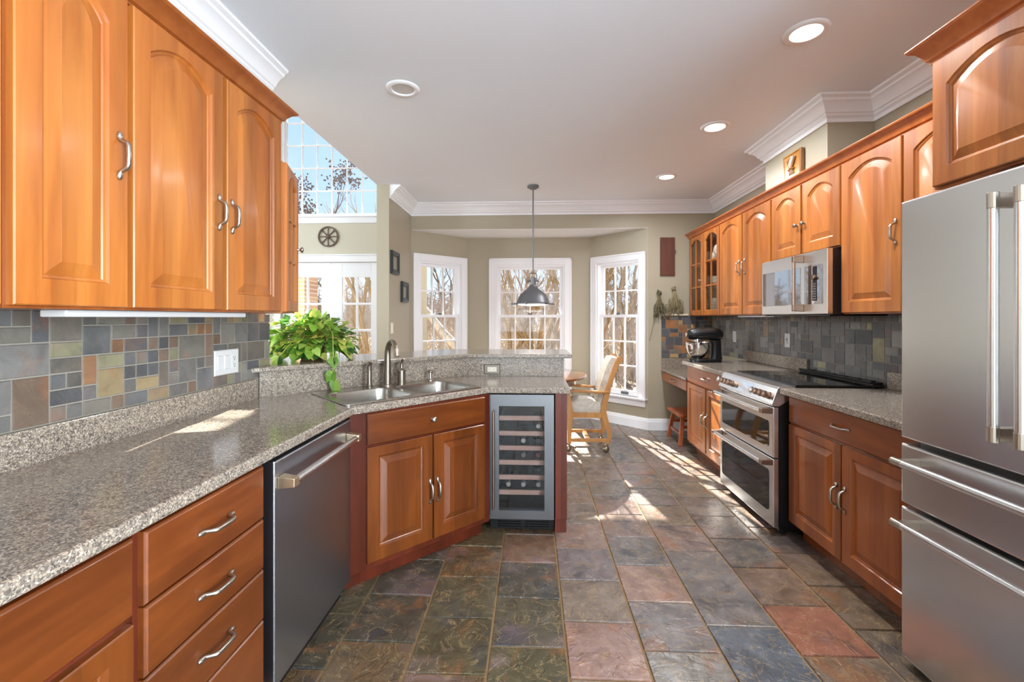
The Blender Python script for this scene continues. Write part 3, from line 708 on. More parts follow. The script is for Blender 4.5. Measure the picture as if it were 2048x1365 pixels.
def bottle(x, z, capc, label):
    r = T('wine_bottle', label, 'bottle', (-.252 + x, 2.748 + .085, z), 0, 'wine bottles in the cooler')
    mb = MB(); mb.m = Matrix.Rotation(R(-90), 4, 'X'); mb.lathe([(.0145, 0), (.014, .075), (.02, .10), (.037, .135), (.037, .30), (.03, .305)], n=16); mb.build('glass_body', BOT, r, smooth=40)
    mb = MB(); mb.m = Matrix.Rotation(R(-90), 4, 'X'); mb.lathe([(.013, -.003), (.0152, -.001), (.0152, .05)], n=16); mb.build('cap', capc, r, smooth=40)
capW = mat('silver_foil', lin(200, 196, 190), .35, .6); capR = mat('red_foil', lin(150, 80, 84), .4, .4); capG = mat('grey_foil', lin(128, 126, 130), .35, .6); capB = mat('black_foil', lin(40, 38, 40), .4, .3)
cols_ = (.105, .20, .295)
for x, k, cc, lb in ((cols_[2], 1, capW, 'wine bottle with a pale foil top alone on the second shelf of the cooler'), (cols_[1], 2, capW, 'wine bottle with a pale top in the middle of the third shelf of the cooler'), (cols_[2], 2, capB, 'wine bottle with a black top at the right of the third shelf of the cooler'),
                     (cols_[1], 3, capG, 'grey-topped wine bottle in the middle of the fourth shelf of the cooler'), (cols_[2], 3, capR, 'red-topped wine bottle on the fourth shelf of the cooler'), (cols_[2], 4, capB, 'wine bottle with a dark top on the fifth shelf of the cooler'),
                     (cols_[0], 5, capW, 'wine bottle at the left of the three on the bottom shelf of the cooler'), (cols_[1], 5, capW, 'middle wine bottle of the three on the bottom shelf of the cooler'), (cols_[2], 5, capW, 'wine bottle at the right of the three on the bottom shelf of the cooler')):
    bottle(x, SHZ[k] + .003 + .037 if k < 5 else SHZ[5] + .041, cc, lb)

# ------------------------------------------------------------------ slate mosaic backsplashes
def mosaic(name, label, mat4, nu, nv, unit, pal, wts, seed, spec_holes=()):
    """local x across, z up, face towards -y"""
    rg = random.Random(seed); occ = [[0] * nv for _ in range(nu)]; mb = MB(); mb.m = mat4
    mb.cm = 0; mb.box(0, -.003, 0, nu * unit, 0, nv * unit); mb.cm = 1
    sizes = [(2, 2), (2, 2), (2, 1), (1, 2), (2, 1), (1, 1), (1, 1), (2, 3), (3, 2), (1, 2)]
    for i in range(nu):
        for j in range(nv):
            if occ[i][j]: continue
            sz = rg.choice(sizes)
            def fits(a, b): return i + a <= nu and j + b <= nv and all(not occ[i + p][j + q] for p in range(a) for q in range(b))
            while not fits(*sz): sz = rg.choice(sizes) if rg.random() < .6 else (1, 1)
            for p in range(sz[0]):
                for q in range(sz[1]): occ[i + p][j + q] = 1
            g = .0022; x0, x1, z0, z1 = i * unit + g, (i + sz[0]) * unit - g, j * unit + g, (j + sz[1]) * unit - g
            c = rg.choices(pal, wts)[0]; f = rg.uniform(.82, 1.18); mb.cc = (c[0] * f, c[1] * f, c[2] * f, 1)
            d = -.0065 + rg.uniform(-.001, .001); e_ = [rg.uniform(-.0008, .0008) for _ in range(4)]; q = .002
            mb.loft([[(x0, -.002, z0), (x1, -.002, z0), (x1, -.002, z1), (x0, -.002, z1)], [(x0 + q, d + e_[0], z0 + q), (x1 - q, d + e_[1], z0 + q), (x1 - q, d + e_[2], z1 - q), (x0 + q, d + e_[3], z1 - q)]], cap0=False); mb.cc = None
    return tag(mb.build(name, [GROUTL, SLATE]), label, 'backsplash')
gy = [lin(94, 94, 94), lin(106, 104, 101), lin(82, 82, 84), lin(116, 112, 104), lin(104, 98, 90)]
mosaic('slate_backsplash', 'mixed slate mosaic backsplash on the left wall, grey with olive and rust tiles', Matrix.Translation((-1.4695, .40, 1.0175)) @ Matrix.Rotation(R90, 4, 'Z'), 41, 7, .0495, gy + [lin(124, 120, 96), lin(146, 128, 96), lin(136, 100, 74), lin(112, 94, 80)], [5, 5, 5, 4, 4, 3, 2.5, 2, 2.5], 5)
mosaic('slate_backsplash', 'grey slate mosaic backsplash along the right wall behind the range', Matrix.Translation((2.1695, 5.36, .914)) @ Matrix.Rotation(-R90, 4, 'Z'), 73, 9, .0497, [lin(112, 111, 110), lin(124, 122, 120), lin(98, 98, 99), lin(134, 132, 128), lin(156, 148, 120), lin(142, 126, 110)], [6, 6, 5, 4, .7, .5], 9)
mosaic('slate_backsplash', 'multicolour slate mosaic on the back wall above the desk', Matrix.Translation((1.544, 5.3745, .863)), 12, 10, .0498, [lin(72, 76, 84), lin(86, 86, 90), lin(148, 102, 66), lin(178, 144, 98), lin(120, 84, 62), lin(110, 104, 96)], [6, 4, 2.5, 2.5, 2, 2], 21)
tag(MB().box(1.544, 5.352, 1.363, 1.86, 5.3745, 1.385).build('tile_cap', mat('cream_stone', lin(214, 202, 176), .5), bevel=.006), 'cream rounded tile trim capping the back wall mosaic', 'trim tile')
# ------------------------------------------------------------------ right run (fronts face -x; local x runs from the back wall towards the camera)
RX = 1.88; RD = .288
def ucab(name, label, y0, y1, z0, z1, doors, hollow=False):
    dd = []
    for ya, yb, a, c, arch, h, *gl in doors:
        hh = None if h is None else (h[0], y0 - h[1], h[2])
        dd.append((y0 - ya, y0 - yb, a, c, arch, hh, bool(gl)))
    return cab(name, label, (RX, y0), -R90, y0 - y1, z0, z1, RD, dd, hollow=hollow, hm=NICKELD if name == 'over_range_cabinet' else NICKEL)
ucab('glass_front_cabinet', 'cherry wall cabinet with two glass-paned doors showing white dishes', 5.345, 4.505, UP0, UP1, [(5.337, 4.945, DZ0, DZ1, .055, ('knob', 4.967, 1.75), True), (4.912, 4.516, DZ0, DZ1, .055, None, True)], True)
ucab('wall_cabinet', 'cherry two-door wall cabinet with paired pulls between the glass cabinet and the microwave', 4.503, 3.552, UP0, UP1, [(4.490, 4.036, DZ0, DZ1, .055, ('pull', 4.072, 1.79)), (4.010, 3.566, DZ0, DZ1, .055, ('pull', 3.968, 1.79))])
ucab('over_range_cabinet', 'short cherry two-door cabinet with small round knobs above the microwave', 3.550, 2.770, 1.772, UP1, [(3.533, 3.170, 1.78, DZ1, .055, ('knob', 3.20, 1.985)), (3.147, 2.777, 1.78, DZ1, .055, ('knob', 3.117, 1.985))])
ucab('wall_cabinet', 'tall single-door cherry wall cabinet between the microwave and the refrigerator, pull at far right', 2.768, 2.321, UP0, UP1, [(2.760, 2.328, DZ0, DZ1, .055, ('pull', 2.356, 1.78))])
ucab('wall_cabinet', 'cherry wall cabinet half hidden behind the refrigerator, only its left door edge showing', 2.319, 1.812, UP0, UP1, [(2.312, 1.87, DZ0, DZ1, .055, None)])
mb = MB(); mb.sweep([(RX - .002, 5.372), (RX - .002, 1.812)], cz(WCR, 2.3255)); tag(mb.build('crown_moulding', CHH, smooth=25), 'cherry crown moulding along the top of the right wall cabinets', 'moulding')
cab('fridge_cabinet', 'deep cherry cabinet with an arched door above the refrigerator', (1.57, 1.806), -R90, .95, 1.838, 2.335, .598, [(.012, .468, 1.846, 2.325, .06, None), (.478, .935, 1.846, 2.325, .06, None)])
mb = MB(); mb.sweep([(2.168, 1.808), (1.568, 1.808), (1.568, .86)], cz([(o * 1.0, z * 1.25) for o, z in WCR], 2.411)); tag(mb.build('crown_moulding', CHH, smooth=25), 'cherry crown moulding over the refrigerator cabinet', 'moulding')
mb = MB(); mb.box(1.93, 4.26, 1.345, 2.0, 3.64, 1.3615); tag(mb.build('light_strip', PLAST, bevel=.004), 'slim white light strip under the right wall cabinets left of the microwave', 'light')

# base cabinets
BX = 1.57; BD = .598
midm = dict(toe=True, mats=(CHM, CHMH))
cab('base_cabinet', 'cherry base cabinet with a drawer over two doors between the desk and the range', (BX, 4.515), -R90, .952, 0, .875, BD, [(.01, .464, .125, .70, 0, ('pull', .438, .42)), (.492, .942, .125, .70, 0, ('pull', .517, .42))], [(.01, .942, .712, .867, 'pull')], toe=True, mats=(CH, CHH))
cab('base_cabinet', 'cherry base cabinet with a wide drawer over two doors between the range and the refrigerator', (BX, 2.772), -R90, .962, 0, .875, BD, [(.015, .464, .115, .70, 0, ('pull', .438, .435)), (.475, .925, .115, .70, 0, ('pull', .501, .435))], [(.015, .925, .712, .867, 'pull')], **midm)
for nm, ya, yb, lb in (('far', 4.530, 3.560, 'granite countertop left of the range with the stand mixer on it'), ('near', 2.776, 1.809, 'granite countertop between the range and the refrigerator')):
    t = T('countertop', lb, 'countertop', (1.85, (ya + yb) / 2, .8765))
    mb = MB(); mb.box(1.505, ya, .8765, 2.1635, yb, .9135); mb.build('slab', GRAN, t, bevel=.006, world=True)
    mb = MB(); mb.box(2.138, ya, .914, 2.158, yb, 1.016); mb.build('upstand', GRAN, t, bevel=.003, world=True)
# desk
t = T('desk', 'lowered granite topped desk with a shallow cherry drawer in the back corner', 'desk', (1.85, 4.9, .60))
mb = MB(); mb.box(1.540, 4.532, .708, 2.165, 5.372, .735); mb.build('top', GRAN, t, bevel=.005, world=True)
mb = MB(); mb.box(1.543, 5.352, .7355, 2.165, 5.372, .861); mb.build('upstand', GRAN, t, world=True)
mb = MB(); mb.box(1.57, 4.517, .60, 2.16, 5.365, .7075); mb.build('apron', CHH, t, world=True)
mb = slab_mesh(.02, .83, .600, .702); mb.m = Matrix.Identity(4); mm = Matrix.Translation((1.57, 5.365, 0)) @ Matrix.Rotation(-R90, 4, 'Z'); mb.v = [mm @ p for p in mb.v]; dr = mb.build('drawer', CHH, t, world=True)
mb = pull_mesh(.42, .652, -.02, False); mb.v = [mm @ p for p in mb.v]; mb.build('handle', NICKEL, dr, world=True, smooth=50)
# step stool
t = T('step_stool', 'small reddish wooden step stool under the desk', 'stool', (1.70, 4.905, 0))
mb = MB(); mb.box(-.165, -.21, .30, .165, .21, .328); mb.build('seat', REDW, t, bevel=.006)
for sx in (-1, 1):
    for sy in (-1, 1):
        mb = MB(); mb.bar((sx * .155, sy * .20, 0), (sx * .11, sy * .145, .30), .04, .032); mb.build('leg', REDW, t, bevel=.003)
    mb = MB(); mb.bar((sx * .137, -.17, .115), (sx * .137, .17, .115), .018, .03); mb.build('stretcher', REDW, t)
mb = MB(); mb.bar((-.12, -.155, .19), (.12, -.155, .19), .018, .03); mb.build('stretcher', REDW, t)
mb = MB(); mb.bar((-.12, .155, .19), (.12, .155, .19), .018, .03); mb.build('stretcher', REDW, t)

# ------------------------------------------------------------------ range
t = T('range', 'stainless slide-in double-oven range with bronze knobs and a black glass cooktop', 'range', (1.475, 3.556, 0), -R90)
W = .774
MB().box(.002, .034, .035, W - .002, .67, .90).build('body', BLACK, t)
def ovdoor(z0, z1, w0, w1, hz):
    m_ = MB(); rc = lambda i, y: [(.004 + i, y, z0 + i), (W - .004 - i, y, z0 + i), (W - .004 - i, y, z1 - i), (.004 + i, y, z1 - i)]
    m_.loft([rc(0, .033), rc(0, .004), rc(.004, 0)]); d = m_.build('oven_door', STEEL, t, bevel=.002)
    g = MB(); q = rrect(.045, w0, W - .055, w1, .022, 5); g.loft([[(x, -.0005, z) for x, z in q], [(x, -.003, z) for x, z in q]]); g.build('oven_window', OVENG, d)
    h = MB(); h.tube([(.035, -.056, hz), (W - .035, -.056, hz)], .0125, 14); h.build('handle', STEEL, d, smooth=40)
    for xa, xb in ((.008, .05), (W - .05, W - .008)):
        h = MB(); h.loft([[(xa, -.0005, hz - .018), (xb, -.0005, hz - .018), (xb, -.0005, hz + .018), (xa, -.0005, hz + .018)], [(xa + .004, -.068, hz - .014), (xb - .004, -.068, hz - .014), (xb - .004, -.068, hz + .014), (xa + .004, -.068, hz + .014)]]); h.build('handle_mount', COPPER, d, bevel=.004)
ovdoor(.055, .474, .14, .395, .452); ovdoor(.482, .792, .535, .70, .768)
cp = MB(); pr = [(.034, .797), (.0, .797), (-.012, .81), (.022, .905), (.034, .918), (.13, .92), (.13, .86)]
cp.loft([[(x, y, z) for y, z in pr] for x in (.0, W)]); cpo = cp.build('control_panel', STEEL, t, bevel=.003)
th_ = math.atan2(.034, .095); 
dsp = MB(); 
P0 = Vector((0, -.012, .81)); U = Vector((0, .034, .095)).normalized(); NN = Vector((0, -.095, .034)).normalized()
a = P0 + U * .018 + NN * .001; b_ = P0 + U * .085 + NN * .001
dsp.loft([[(.29, a.y, a.z), (.50, a.y, a.z), (.50, b_.y, b_.z), (.29, b_.y, b_.z)], [(.29, a.y + NN.y * .002, a.z + NN.z * .002), (.50, a.y + NN.y * .002, a.z + NN.z * .002), (.50, b_.y + NN.y * .002, b_.z + NN.z * .002), (.29, b_.y + NN.y * .002, b_.z + NN.z * .002)]]); dsp.build('display', CHROME, t)
for xk in (.05, .105, .16, .215, .555, .61, .665, .72):
    c = P0 + U * .048; kb = MB(); kb.m = Matrix.Translation((xk, c.y, c.z)) @ NN.to_track_quat('Z', 'Y').to_matrix().to_4x4()
    kb.lathe([(.023, .0005), (.023, .006), (.0185, .007), (.0185, .032), (.021, .034), (.021, .042), (.018, .044)], n=20); kb.build('knob', COPPER if xk not in (.05, .555) else STEEL, t, smooth=40)
ck = MB(); ck.box(.004, .131, .9145, W - .004, .66, .928); ck.build('cooktop', BLACKG, t, bevel=.003)
BURN = mat('burner_mark', lin(60, 60, 64), .3)
for bx, by, br_ in ((.20, .28, .10), (.57, .28, .085), (.20, .50, .075), (.57, .50, .10)):
    rg = MB(); n_ = 36; A = lambda r_, z: [(bx + r_ * math.cos(2*math.pi*k/n_), by + r_ * math.sin(2*math.pi*k/n_), z) for k in range(n_)]
    rg.loft([A(br_, .9282), A(br_, .9286), A(br_ - .003, .9286), A(br_ - .003, .9282)], False, False); rg.build('burner_ring', BURN, t)
rv = MB(); rv.box(.02, .60, .9285, W - .02, .658, .944)
for k in range(6): rv.box(.05 + k * .115, .61, .944, .14 + k * .115, .648, .950)
rv.tube([(.02, .595, .944), (W - .02, .595, .944)], .008, 8); rv.build('vent_trim', BLACK, t)
for xk in (.06, W - .06): 
    kb = MB(); kb.lathe([(.018, .001), (.018, .036)], (xk, .08, 0), 12); kb.build('foot', BLACK, t)

# ------------------------------------------------------------------ microwave
t = T('microwave', 'over-range stainless microwave with a bronze handle and black glass', 'microwave', (1.80, 3.562, 1.352), -R90)
W, Hh = .772, .414
MB().box(.004, .032, .008, W - .004, .366, Hh - .002).build('body', mat('dark_brown_enamel', lin(38, 28, 26), .4), t)
m_ = MB(); rc = lambda i, y: [(.001 + i, y, .012 + i), (W - .001 - i, y, .012 + i), (W - .001 - i, y, Hh - i), (.001 + i, y, Hh - i)]
m_.loft([rc(0, .0315), rc(0, .003), rc(.003, 0)]); dd = m_.build('door', STEEL, t)
g = MB(); q = rrect(.02, .075, .50, .325, .012, 4); g.loft([[(x, -.0005, z) for x, z in q], [(x, -.003, z) for x, z in q]]); g.build('window', mat('mirror_dark_glass', lin(172, 172, 175), .03, 1), dd)
g = MB(); q = rrect(.545, .075, .728, .325, .012, 4); g.loft([[(x, -.0005, z) for x, z in q], [(x, -.003, z) for x, z in q]]); cpn = g.build('control_panel', bpy.data.materials['mirror_dark_glass'], dd)
g = MB(); g.box(.635, -.0045, .095, .675, -.003, .315); kp = g.build('keypad', BLACK, dd)
g = MB(); g.m = Matrix.Translation((.655, -.0045, .245)) @ Matrix.Rotation(R(90), 4, 'X'); g.lathe([(.016, 0), (.016, .014), (.013, .016)], n=18); g.build('dial', COPPER, dd, smooth=40)
g = MB()
for k in range(7):
    for c in (.642, .657): g.box(c, -.0052, .105 + k * .016, c + .008, -.0045, .112 + k * .016)
g.build('key_marks', mat('key_mark_grey', lin(150, 150, 150), .5), dd)
h = MB(); h.tube([(.522, -.055, .055), (.522, -.055, .375)], .0105, 14); h.build('handle', COPPER, dd, smooth=40)
for zz in (.028, .352):
    h = MB(); h.loft([[(.508, -.0005, zz), (.536, -.0005, zz), (.536, -.0005, zz + .05), (.508, -.0005, zz + .05)], [(.510, -.066, zz + .004), (.534, -.066, zz + .004), (.534, -.066, zz + .046), (.510, -.066, zz + .046)]]); h.build('handle_mount', COPPER, dd, bevel=.003)
MB().box(.01, .02, .0, W - .01, .36, .0078).build('vent_grille', BLACK, t)

# ------------------------------------------------------------------ refrigerator
t = T('refrigerator', 'stainless French-door refrigerator with two pull-out drawers at the right edge of the photo', 'refrigerator', (1.43, 1.793, 0), -R90)
W = .912
MB().box(.004, .075, .02, W - .004, .70, 1.775).build('body', mat('grey_enamel', lin(120, 120, 122), .4), t)
def fdoor(nm, x0, x1, z0, z1):
    m_ = MB(); rc = lambda i, y: [(x0 + i, y, z0 + i), (x1 - i, y, z0 + i), (x1 - i, y, z1 - i), (x0 + i, y, z1 - i)]
    m_.loft([rc(0, .072), rc(0, .008), rc(.003, .002), rc(.008, 0)]); return m_.build(nm, STEELV, t, smooth=20)
STEELV = steel('brushed_fridge_steel', lin(222, 223, 225), .27, horiz=True)
dl = fdoor('door', .003, .454, .878, 1.788); dr = fdoor('door', .460, .909, .878, 1.788)
d2 = fdoor('drawer', .003, .909, .628, .856); d3 = fdoor('freezer_drawer', .003, .909, .035, .612)
for d, xx in ((dl, .42), (dr, .494)):
    h = MB(); h.tube([(xx, -.07, 1.0), (xx, -.07, 1.68)], .0135, 16); h.build('handle', STEELV, d, smooth=40)
    for zz in (.975, 1.665):
        h = MB(); h.box(xx - .012, -.078, zz, xx + .012, -.0005, zz + .042); h.tube([(xx, -.07, zz - .003), (xx, -.07, zz + .045)], .0145, 16); h.build('handle_mount', NICKEL, d, bevel=.002)
for d, zz in ((d2, .802), (d3, .572)):
    h = MB(); h.tube([(.09, -.07, zz), (.822, -.07, zz)], .0135, 16); h.build('handle', STEELV, d, smooth=40)
    for xa in (.066, .806):
        h = MB(); h.tube([(xa - .012, -.07, zz), (xa + .036, -.07, zz)], .0145, 16); h.box(xa + .0, -.07, zz - .011, xa + .026, -.0005, zz + .011); h.build('handle_mount', NICKEL, d, smooth=40)
MB().box(.01, .08, .002, W - .01, .30, .02).build('base_grille', BLACK, t)

# ------------------------------------------------------------------ stand mixer
t = T('stand_mixer', 'black stand mixer with a steel bowl on the counter in the back corner', 'mixer', (1.665, 4.385, .914), 0)
mb = MB(); q = rrect(-.135, -.075, .165, .075, .07, 6); mb.loft([[(x, y, .0005) for x, y in q], [(x, y, .022) for x, y in q], [(x * .95, y * .93, .03) for x, y in q]]); mb.build('base', BLACK, t, smooth=40)
mb = MB(); mb.loft([[(x * s_ + ox, y * s_, z) for x, y in rrect(-.055, -.05, .055, .05, .04, 5)] for s_, ox, z in ((1, .115, .025), (.85, .115, .10), (.82, .115, .17), (.95, .105, .21))]); mb.build('column', BLACK, t, smooth=50)
mb = MB(); mb.lathe([(.045, .0), (.05, .012), (.062, .016), (.092, .06), (.106, .11), (.108, .158), (.112, .160), (.106, .158), (.09, .06), (.02, .02)], (-.06, 0, .031), 28, False); mb.build('bowl', CHROME, t, smooth=40)
mb = MB(); mb.tube([(-.155, 0, .262), (-.148, 0, .262), (-.12, 0, .265), (-.04, 0, .272), (.06, 0, .272), (.13, 0, .262), (.165, 0, .25), (.178, 0, .245)], [.03, .042, .052, .060, .062, .060, .046, .02], 18); mb.build('motor_head', BLACK, t, smooth=50)
mb = MB(); mb.tube([(-.115, 0, .246), (.15, 0, .240)], [.056, .0625], 20, True, .12); mb.lathe([(.032, .19), (.032, .222)], (-.06, 0, 0), 18); mb.lathe([(.008, .12), (.008, .19)], (-.06, 0, 0), 10); mb.build('chrome_band', CHROME, t, smooth=40)
mb = MB(); mb.m = Matrix.Translation((-.156, 0, .262)) @ Matrix.Rotation(R(-90), 4, 'Y'); mb.lathe([(.016, 0), (.02, .004), (.02, .012), (.012, .016)], n=16); mb.build('hub_cap', CHROME, t, smooth=40)

# ------------------------------------------------------------------ dishes in the glass cabinet
def lathe_thing(name, label, cat, loc, prof, extra=None, group=None, m=PORC, n=24):
    t = T(name, label, cat, loc, 0, group)
    MB().lathe(prof, n=n).build('body', m, t, smooth=40)
    if extra: extra(t)
    return t
SH1, SH2 = 1.70, 1.95
for zz, ya in ((SH1, 4.8), (SH2, 4.8)):
    tag(MB().box(1.905, 4.526, zz - .018, 2.15, 5.325, zz).build('cabinet_shelf', CH), 'upper fixed shelf inside the glass-front cabinet' if zz > 1.8 else 'middle shelf inside the glass-front cabinet', 'shelf')
def ear(t, r, z0, z1, a=0, m=PORC):
    mb = MB(); zc = (z0 + z1) / 2; hh = (z1 - z0) / 2; c, s = math.cos(a), math.sin(a)
    mb.tube([((r + .03 * math.sin(q)) * c, (r + .03 * math.sin(q)) * s, zc - hh * math.cos(q)) for q in [math.pi * k / 8 for k in range(9)]], .006, 8); mb.build('handle', m, t, smooth=50)
cup = [(.03, 0), (.038, .003), (.042, .05), (.043, .10), (.04, .10), (.036, .01)]
lathe_thing('mug', 'tall white mug behind the left glass door, upper shelf', 'mug', (1.945, 5.07, SH2 + .001), [(r_ * 1.15, z * 1.25) for r_, z in cup], lambda t: ear(t, .046, .03, .1, -1.2))
jug = [(.035, 0), (.05, .004), (.085, .05), (.098, .095), (.085, .14), (.05, .165), (.045, .18), (.052, .20), (.048, .20), (.04, .175), (.02, .17)]
lathe_thing('pitcher', 'large round white pitcher behind the right glass door, upper shelf', 'pitcher', (1.985, 4.70, SH2 + .001), jug, lambda t: ear(t, .06, .07, .17, -1.0))
lathe_thing('creamer', 'small white creamer beside the large pitcher on the upper shelf', 'jug', (1.955, 4.84, SH2 + .001), [(r_ * .45, z * .5) for r_, z in jug], lambda t: ear(t, .024, .03, .08, 1.2))
lathe_thing('pitcher', 'small slim white pitcher on the middle shelf behind the right glass door', 'pitcher', (1.975, 4.615, SH1 + .001), [(r_ * .55, z * .85) for r_, z in jug], lambda t: ear(t, .034, .05, .14, 1.2))
lathe_thing('bowl', 'white bowl on the bottom of the glass cabinet beside the plate stack', 'bowl', (1.965, 4.598, UP0 + .032), [(.03, 0), (.034, .004), (.052, .03), (.06, .062), (.056, .062), (.03, .01)])
pl0 = None
PLP = [(.05, 0), (.055, .002), (.075, .006), (.1, .013), (.1, .016), (.072, .010), (.03, .004)]
def stack(x, y, z, n, k, lb, grp, h=.0125):
    global pl0
    for i in range(n):
        if pl0 is None:
            pl0 = tag(MB().lathe(PLP, n=28).build('plate', PORC, smooth=40, base=False), lb, 'plate', grp); o = pl0
        else: o = pl0.copy(); COL.objects.link(o)
        o.location = (x, y, z + i * h); o.scale = (k, k, 1); o['label'] = lb; o['group'] = grp
stack(1.995, 5.085, UP0 + .032, 12, .95, 'white plate in the tall stack behind the left glass door', 'plates in the stack behind the left glass door')
stack(1.995, 4.80, UP0 + .032, 12, .95, 'white plate in the tall stack behind the right glass door, bottom shelf', 'plates stacked at the bottom right of the glass cabinet')
stack(1.995, 4.80, SH1 + .001, 6, .85, 'white plate in the short stack on the middle shelf', 'plates stacked on the middle shelf')
# ------------------------------------------------------------------ lamps
DISK = None
def can(x, y, lit, label):
    t = T('recessed_light', label, 'ceiling light', (x, y, CZ), 0, 'recessed ceiling lights')
    mb = MB(); mb.lathe([(.066, .0), (.066, -.004), (.070, -.010), (.085, -.012), (.097, -.006), (.100, -.0005)], n=36, cap=False); mb.build('trim_ring', WHITE, t, smooth=40)
    mb = MB(); mb.lathe([(.0, -.002), (.03, -.0035), (.066, -.002)], n=32, cap=False); mb.build('lens', LENS if lit else mat('unlit_lens', lin(206, 206, 206), .4), t)
    if lit:
        d = bpy.data.lights.new('lamp', 'AREA'); d.shape = 'DISK'; d.size = .13; d.energy = CANW; d.color = (.95, .98, 1); d.spread = R(165)
        o = bpy.data.objects.new('lamp_light', d); COL.objects.link(o); o.parent = t; o.location = (0, 0, -.018)
CANW = 13
can(1.321, 2.203, True, 'lit recessed ceiling light nearest the camera, above the refrigerator side')
can(1.321, 3.268, True, 'lit recessed ceiling light, middle of the three lit ones in the right row')
can(1.316, 4.402, True, 'lit recessed ceiling light farthest from the camera, near the nook')
can(-.772, 2.645, False, 'unlit recessed ceiling light above the sink')
t = T('pendant_lamp', 'gunmetal bell-shaped pendant lamp hanging over the table in the nook', 'pendant lamp', (.016, 4.657, 1.48))
z0 = 1.48
mb = MB(); mb.lathe([(.02, 1.203), (.03, 1.204), (.060, 1.222), (.060, 1.2395)], n=24); mb.build('canopy', IRON, t, smooth=40)
mb = MB(); mb.tube([(0, 0, .33), (0, 0, 1.204)], .0075, 10); mb.build('rod', IRON, t, smooth=40)
mb = MB(); mb.tube([(-.038, 0, .235), (-.038, 0, .31), (-.030, 0, .325), (.030, 0, .325), (.038, 0, .31), (.038, 0, .235)], .006, 8); mb.tube([(-.055, 0, .243), (.055, 0, .243)], .008, 8); mb.ball((-.06, 0, .243), .014, 8, 6); mb.build('yoke', IRON, t, smooth=40)
mb = MB(); mb.lathe([(.028, .205), (.028, .28), (.022, .285)], n=20); mb.build('socket_cap', IRON, t, smooth=40)
mb = MB(); pr = [(.030, .207), (.034, .20), (.040, .185), (.058, .165), (.09, .142), (.128, .11), (.155, .07), (.170, .02), (.178, .012), (.200, .010), (.202, .0)]
mb.lathe(pr + [(.198, .0), (.166, .012), (.150, .068), (.124, .106), (.05, .16)], n=40, cap=False); mb.build('shade', IRON, t, smooth=50)
mb = MB(); mb.lathe([(0.0, -.016), (.08, -.014), (.14, -.008), (.165, .006)], n=36, cap=False); mb.build('diffuser', LENSP, t, smooth=50)
for k in range(6):
    a = R(10 + 60 * k); mb = MB(); mb.m = Matrix.Rotation(a, 4, 'Z'); mb.box(.19, -.006, -.006, .215, .006, .016); mb.tube([(.212, 0, .004), (.228, 0, .004)], .009, 8); mb.build('thumb_screw', IRON, t, smooth=40)
d = bpy.data.lights.new('pendant_light', 'AREA'); d.shape = 'DISK'; d.size = .3; d.energy = 8; d.color = (1, .94, .85)
o = bpy.data.objects.new('pendant_light', d); COL.objects.link(o); o.parent = t; o.location = (0, 0, -.03)

# ------------------------------------------------------------------ table and chair
t = T('dining_table', 'round polished wooden table in the bay window nook behind the raised bar', 'table', (-.03, 4.72, 0))
mb = MB(); mb.lathe([(.585, .722), (.605, .728), (.61, .738), (.605, .748), (.59, .752)], n=64); mb.build('tabletop', TBL, t, smooth=30)
mb = MB(); mb.lathe([(.50, .655), (.50, .7215)], n=48); mb.build('apron', TBL, t, smooth=40)
mb = MB(); mb.lathe([(.10, .10), (.13, .16), (.07, .24), (.06, .40), (.10, .55), (.14, .654)], n=24); mb.build('pedestal', TBL, t, smooth=40)
for k in range(4):
    a = R(45 + 90 * k); c, s = math.cos(a), math.sin(a); mb = MB(); mb.tube([(c * .08, s * .08, .16), (c * .25, s * .25, .12), (c * .40, s * .40, .035)], [.045, .04, .033], 8); mb.build('foot', TBL, t, smooth=40)
t = T('dining_chair', 'honey oak armchair on casters with ivory damask seat and back, facing the round table', 'chair', (.56, 4.62, 0))
def strip(mb, path, y0, y1, wd):
    loops = []
    P = [Vector((p[0], 0, p[1])) for p in path]
    for i, p in enumerate(P):
        d = (P[min(i + 1, len(P) - 1)] - P[max(i - 1, 0)]).normalized(); nn = Vector((d.z, 0, -d.x)); w_ = (wd[i] if isinstance(wd, (list, tuple)) else wd) / 2
        a, b = p + nn * w_, p - nn * w_; loops.append([(a.x, y0, a.z), (a.x, y1, a.z), (b.x, y1, b.z), (b.x, y0, b.z)])
    mb.loft(loops)
YN, YF = 4.44, 4.84
for ya, yb in ((YN, YN + .034), (YF - .034, YF)):
    mb = MB(); strip(mb, [(.752, .085), (.772, .16), (.768, .22), (.735, .32), (.712, .40), (.722, .48), (.762, .64), (.81, .79), (.852, .90), (.872, .93)], ya, yb, [.036, .04, .044, .052, .058, .056, .05, .048, .05, .054]); o = mb.build('rear_leg', OAK, t, world=True, bevel=.004)
    mb = MB(); mb.tube([(.872, ya - .002, .93), (.872, yb + .002, .93)], .027, 14); mb.build('scroll', OAK, o, world=True, smooth=40)
    mb = MB(); strip(mb, [(.376, .085), (.376, .20), (.386, .34), (.39, .40), (.378, .48), (.366, .59)], ya, yb, [.038, .04, .05, .05, .04, .036]); mb.build('front_leg', OAK, t, world=True, bevel=.004)
    mb = MB(); strip(mb, [(.335, .598), (.42, .612), (.56, .606), (.70, .598), (.775, .602)], ya - .006, yb + .006, .026); mb.build('arm', OAK, t, world=True, bevel=.006)
    mb = MB(); mb.box(.39, ya + .004, .345, .70, yb - .004, .395); mb.build('seat_rail', OAK, t, world=True, bevel=.002)
    mb = MB(); mb.box(.38, ya + .006, .105, .755, yb - .006, .138); mb.build('stretcher', OAK, t, world=True, bevel=.002)
mb = MB(); mb.box(.545, YN + .03, .10, .585, YF - .03, .13); mb.build('stretcher', OAK, t, world=True)
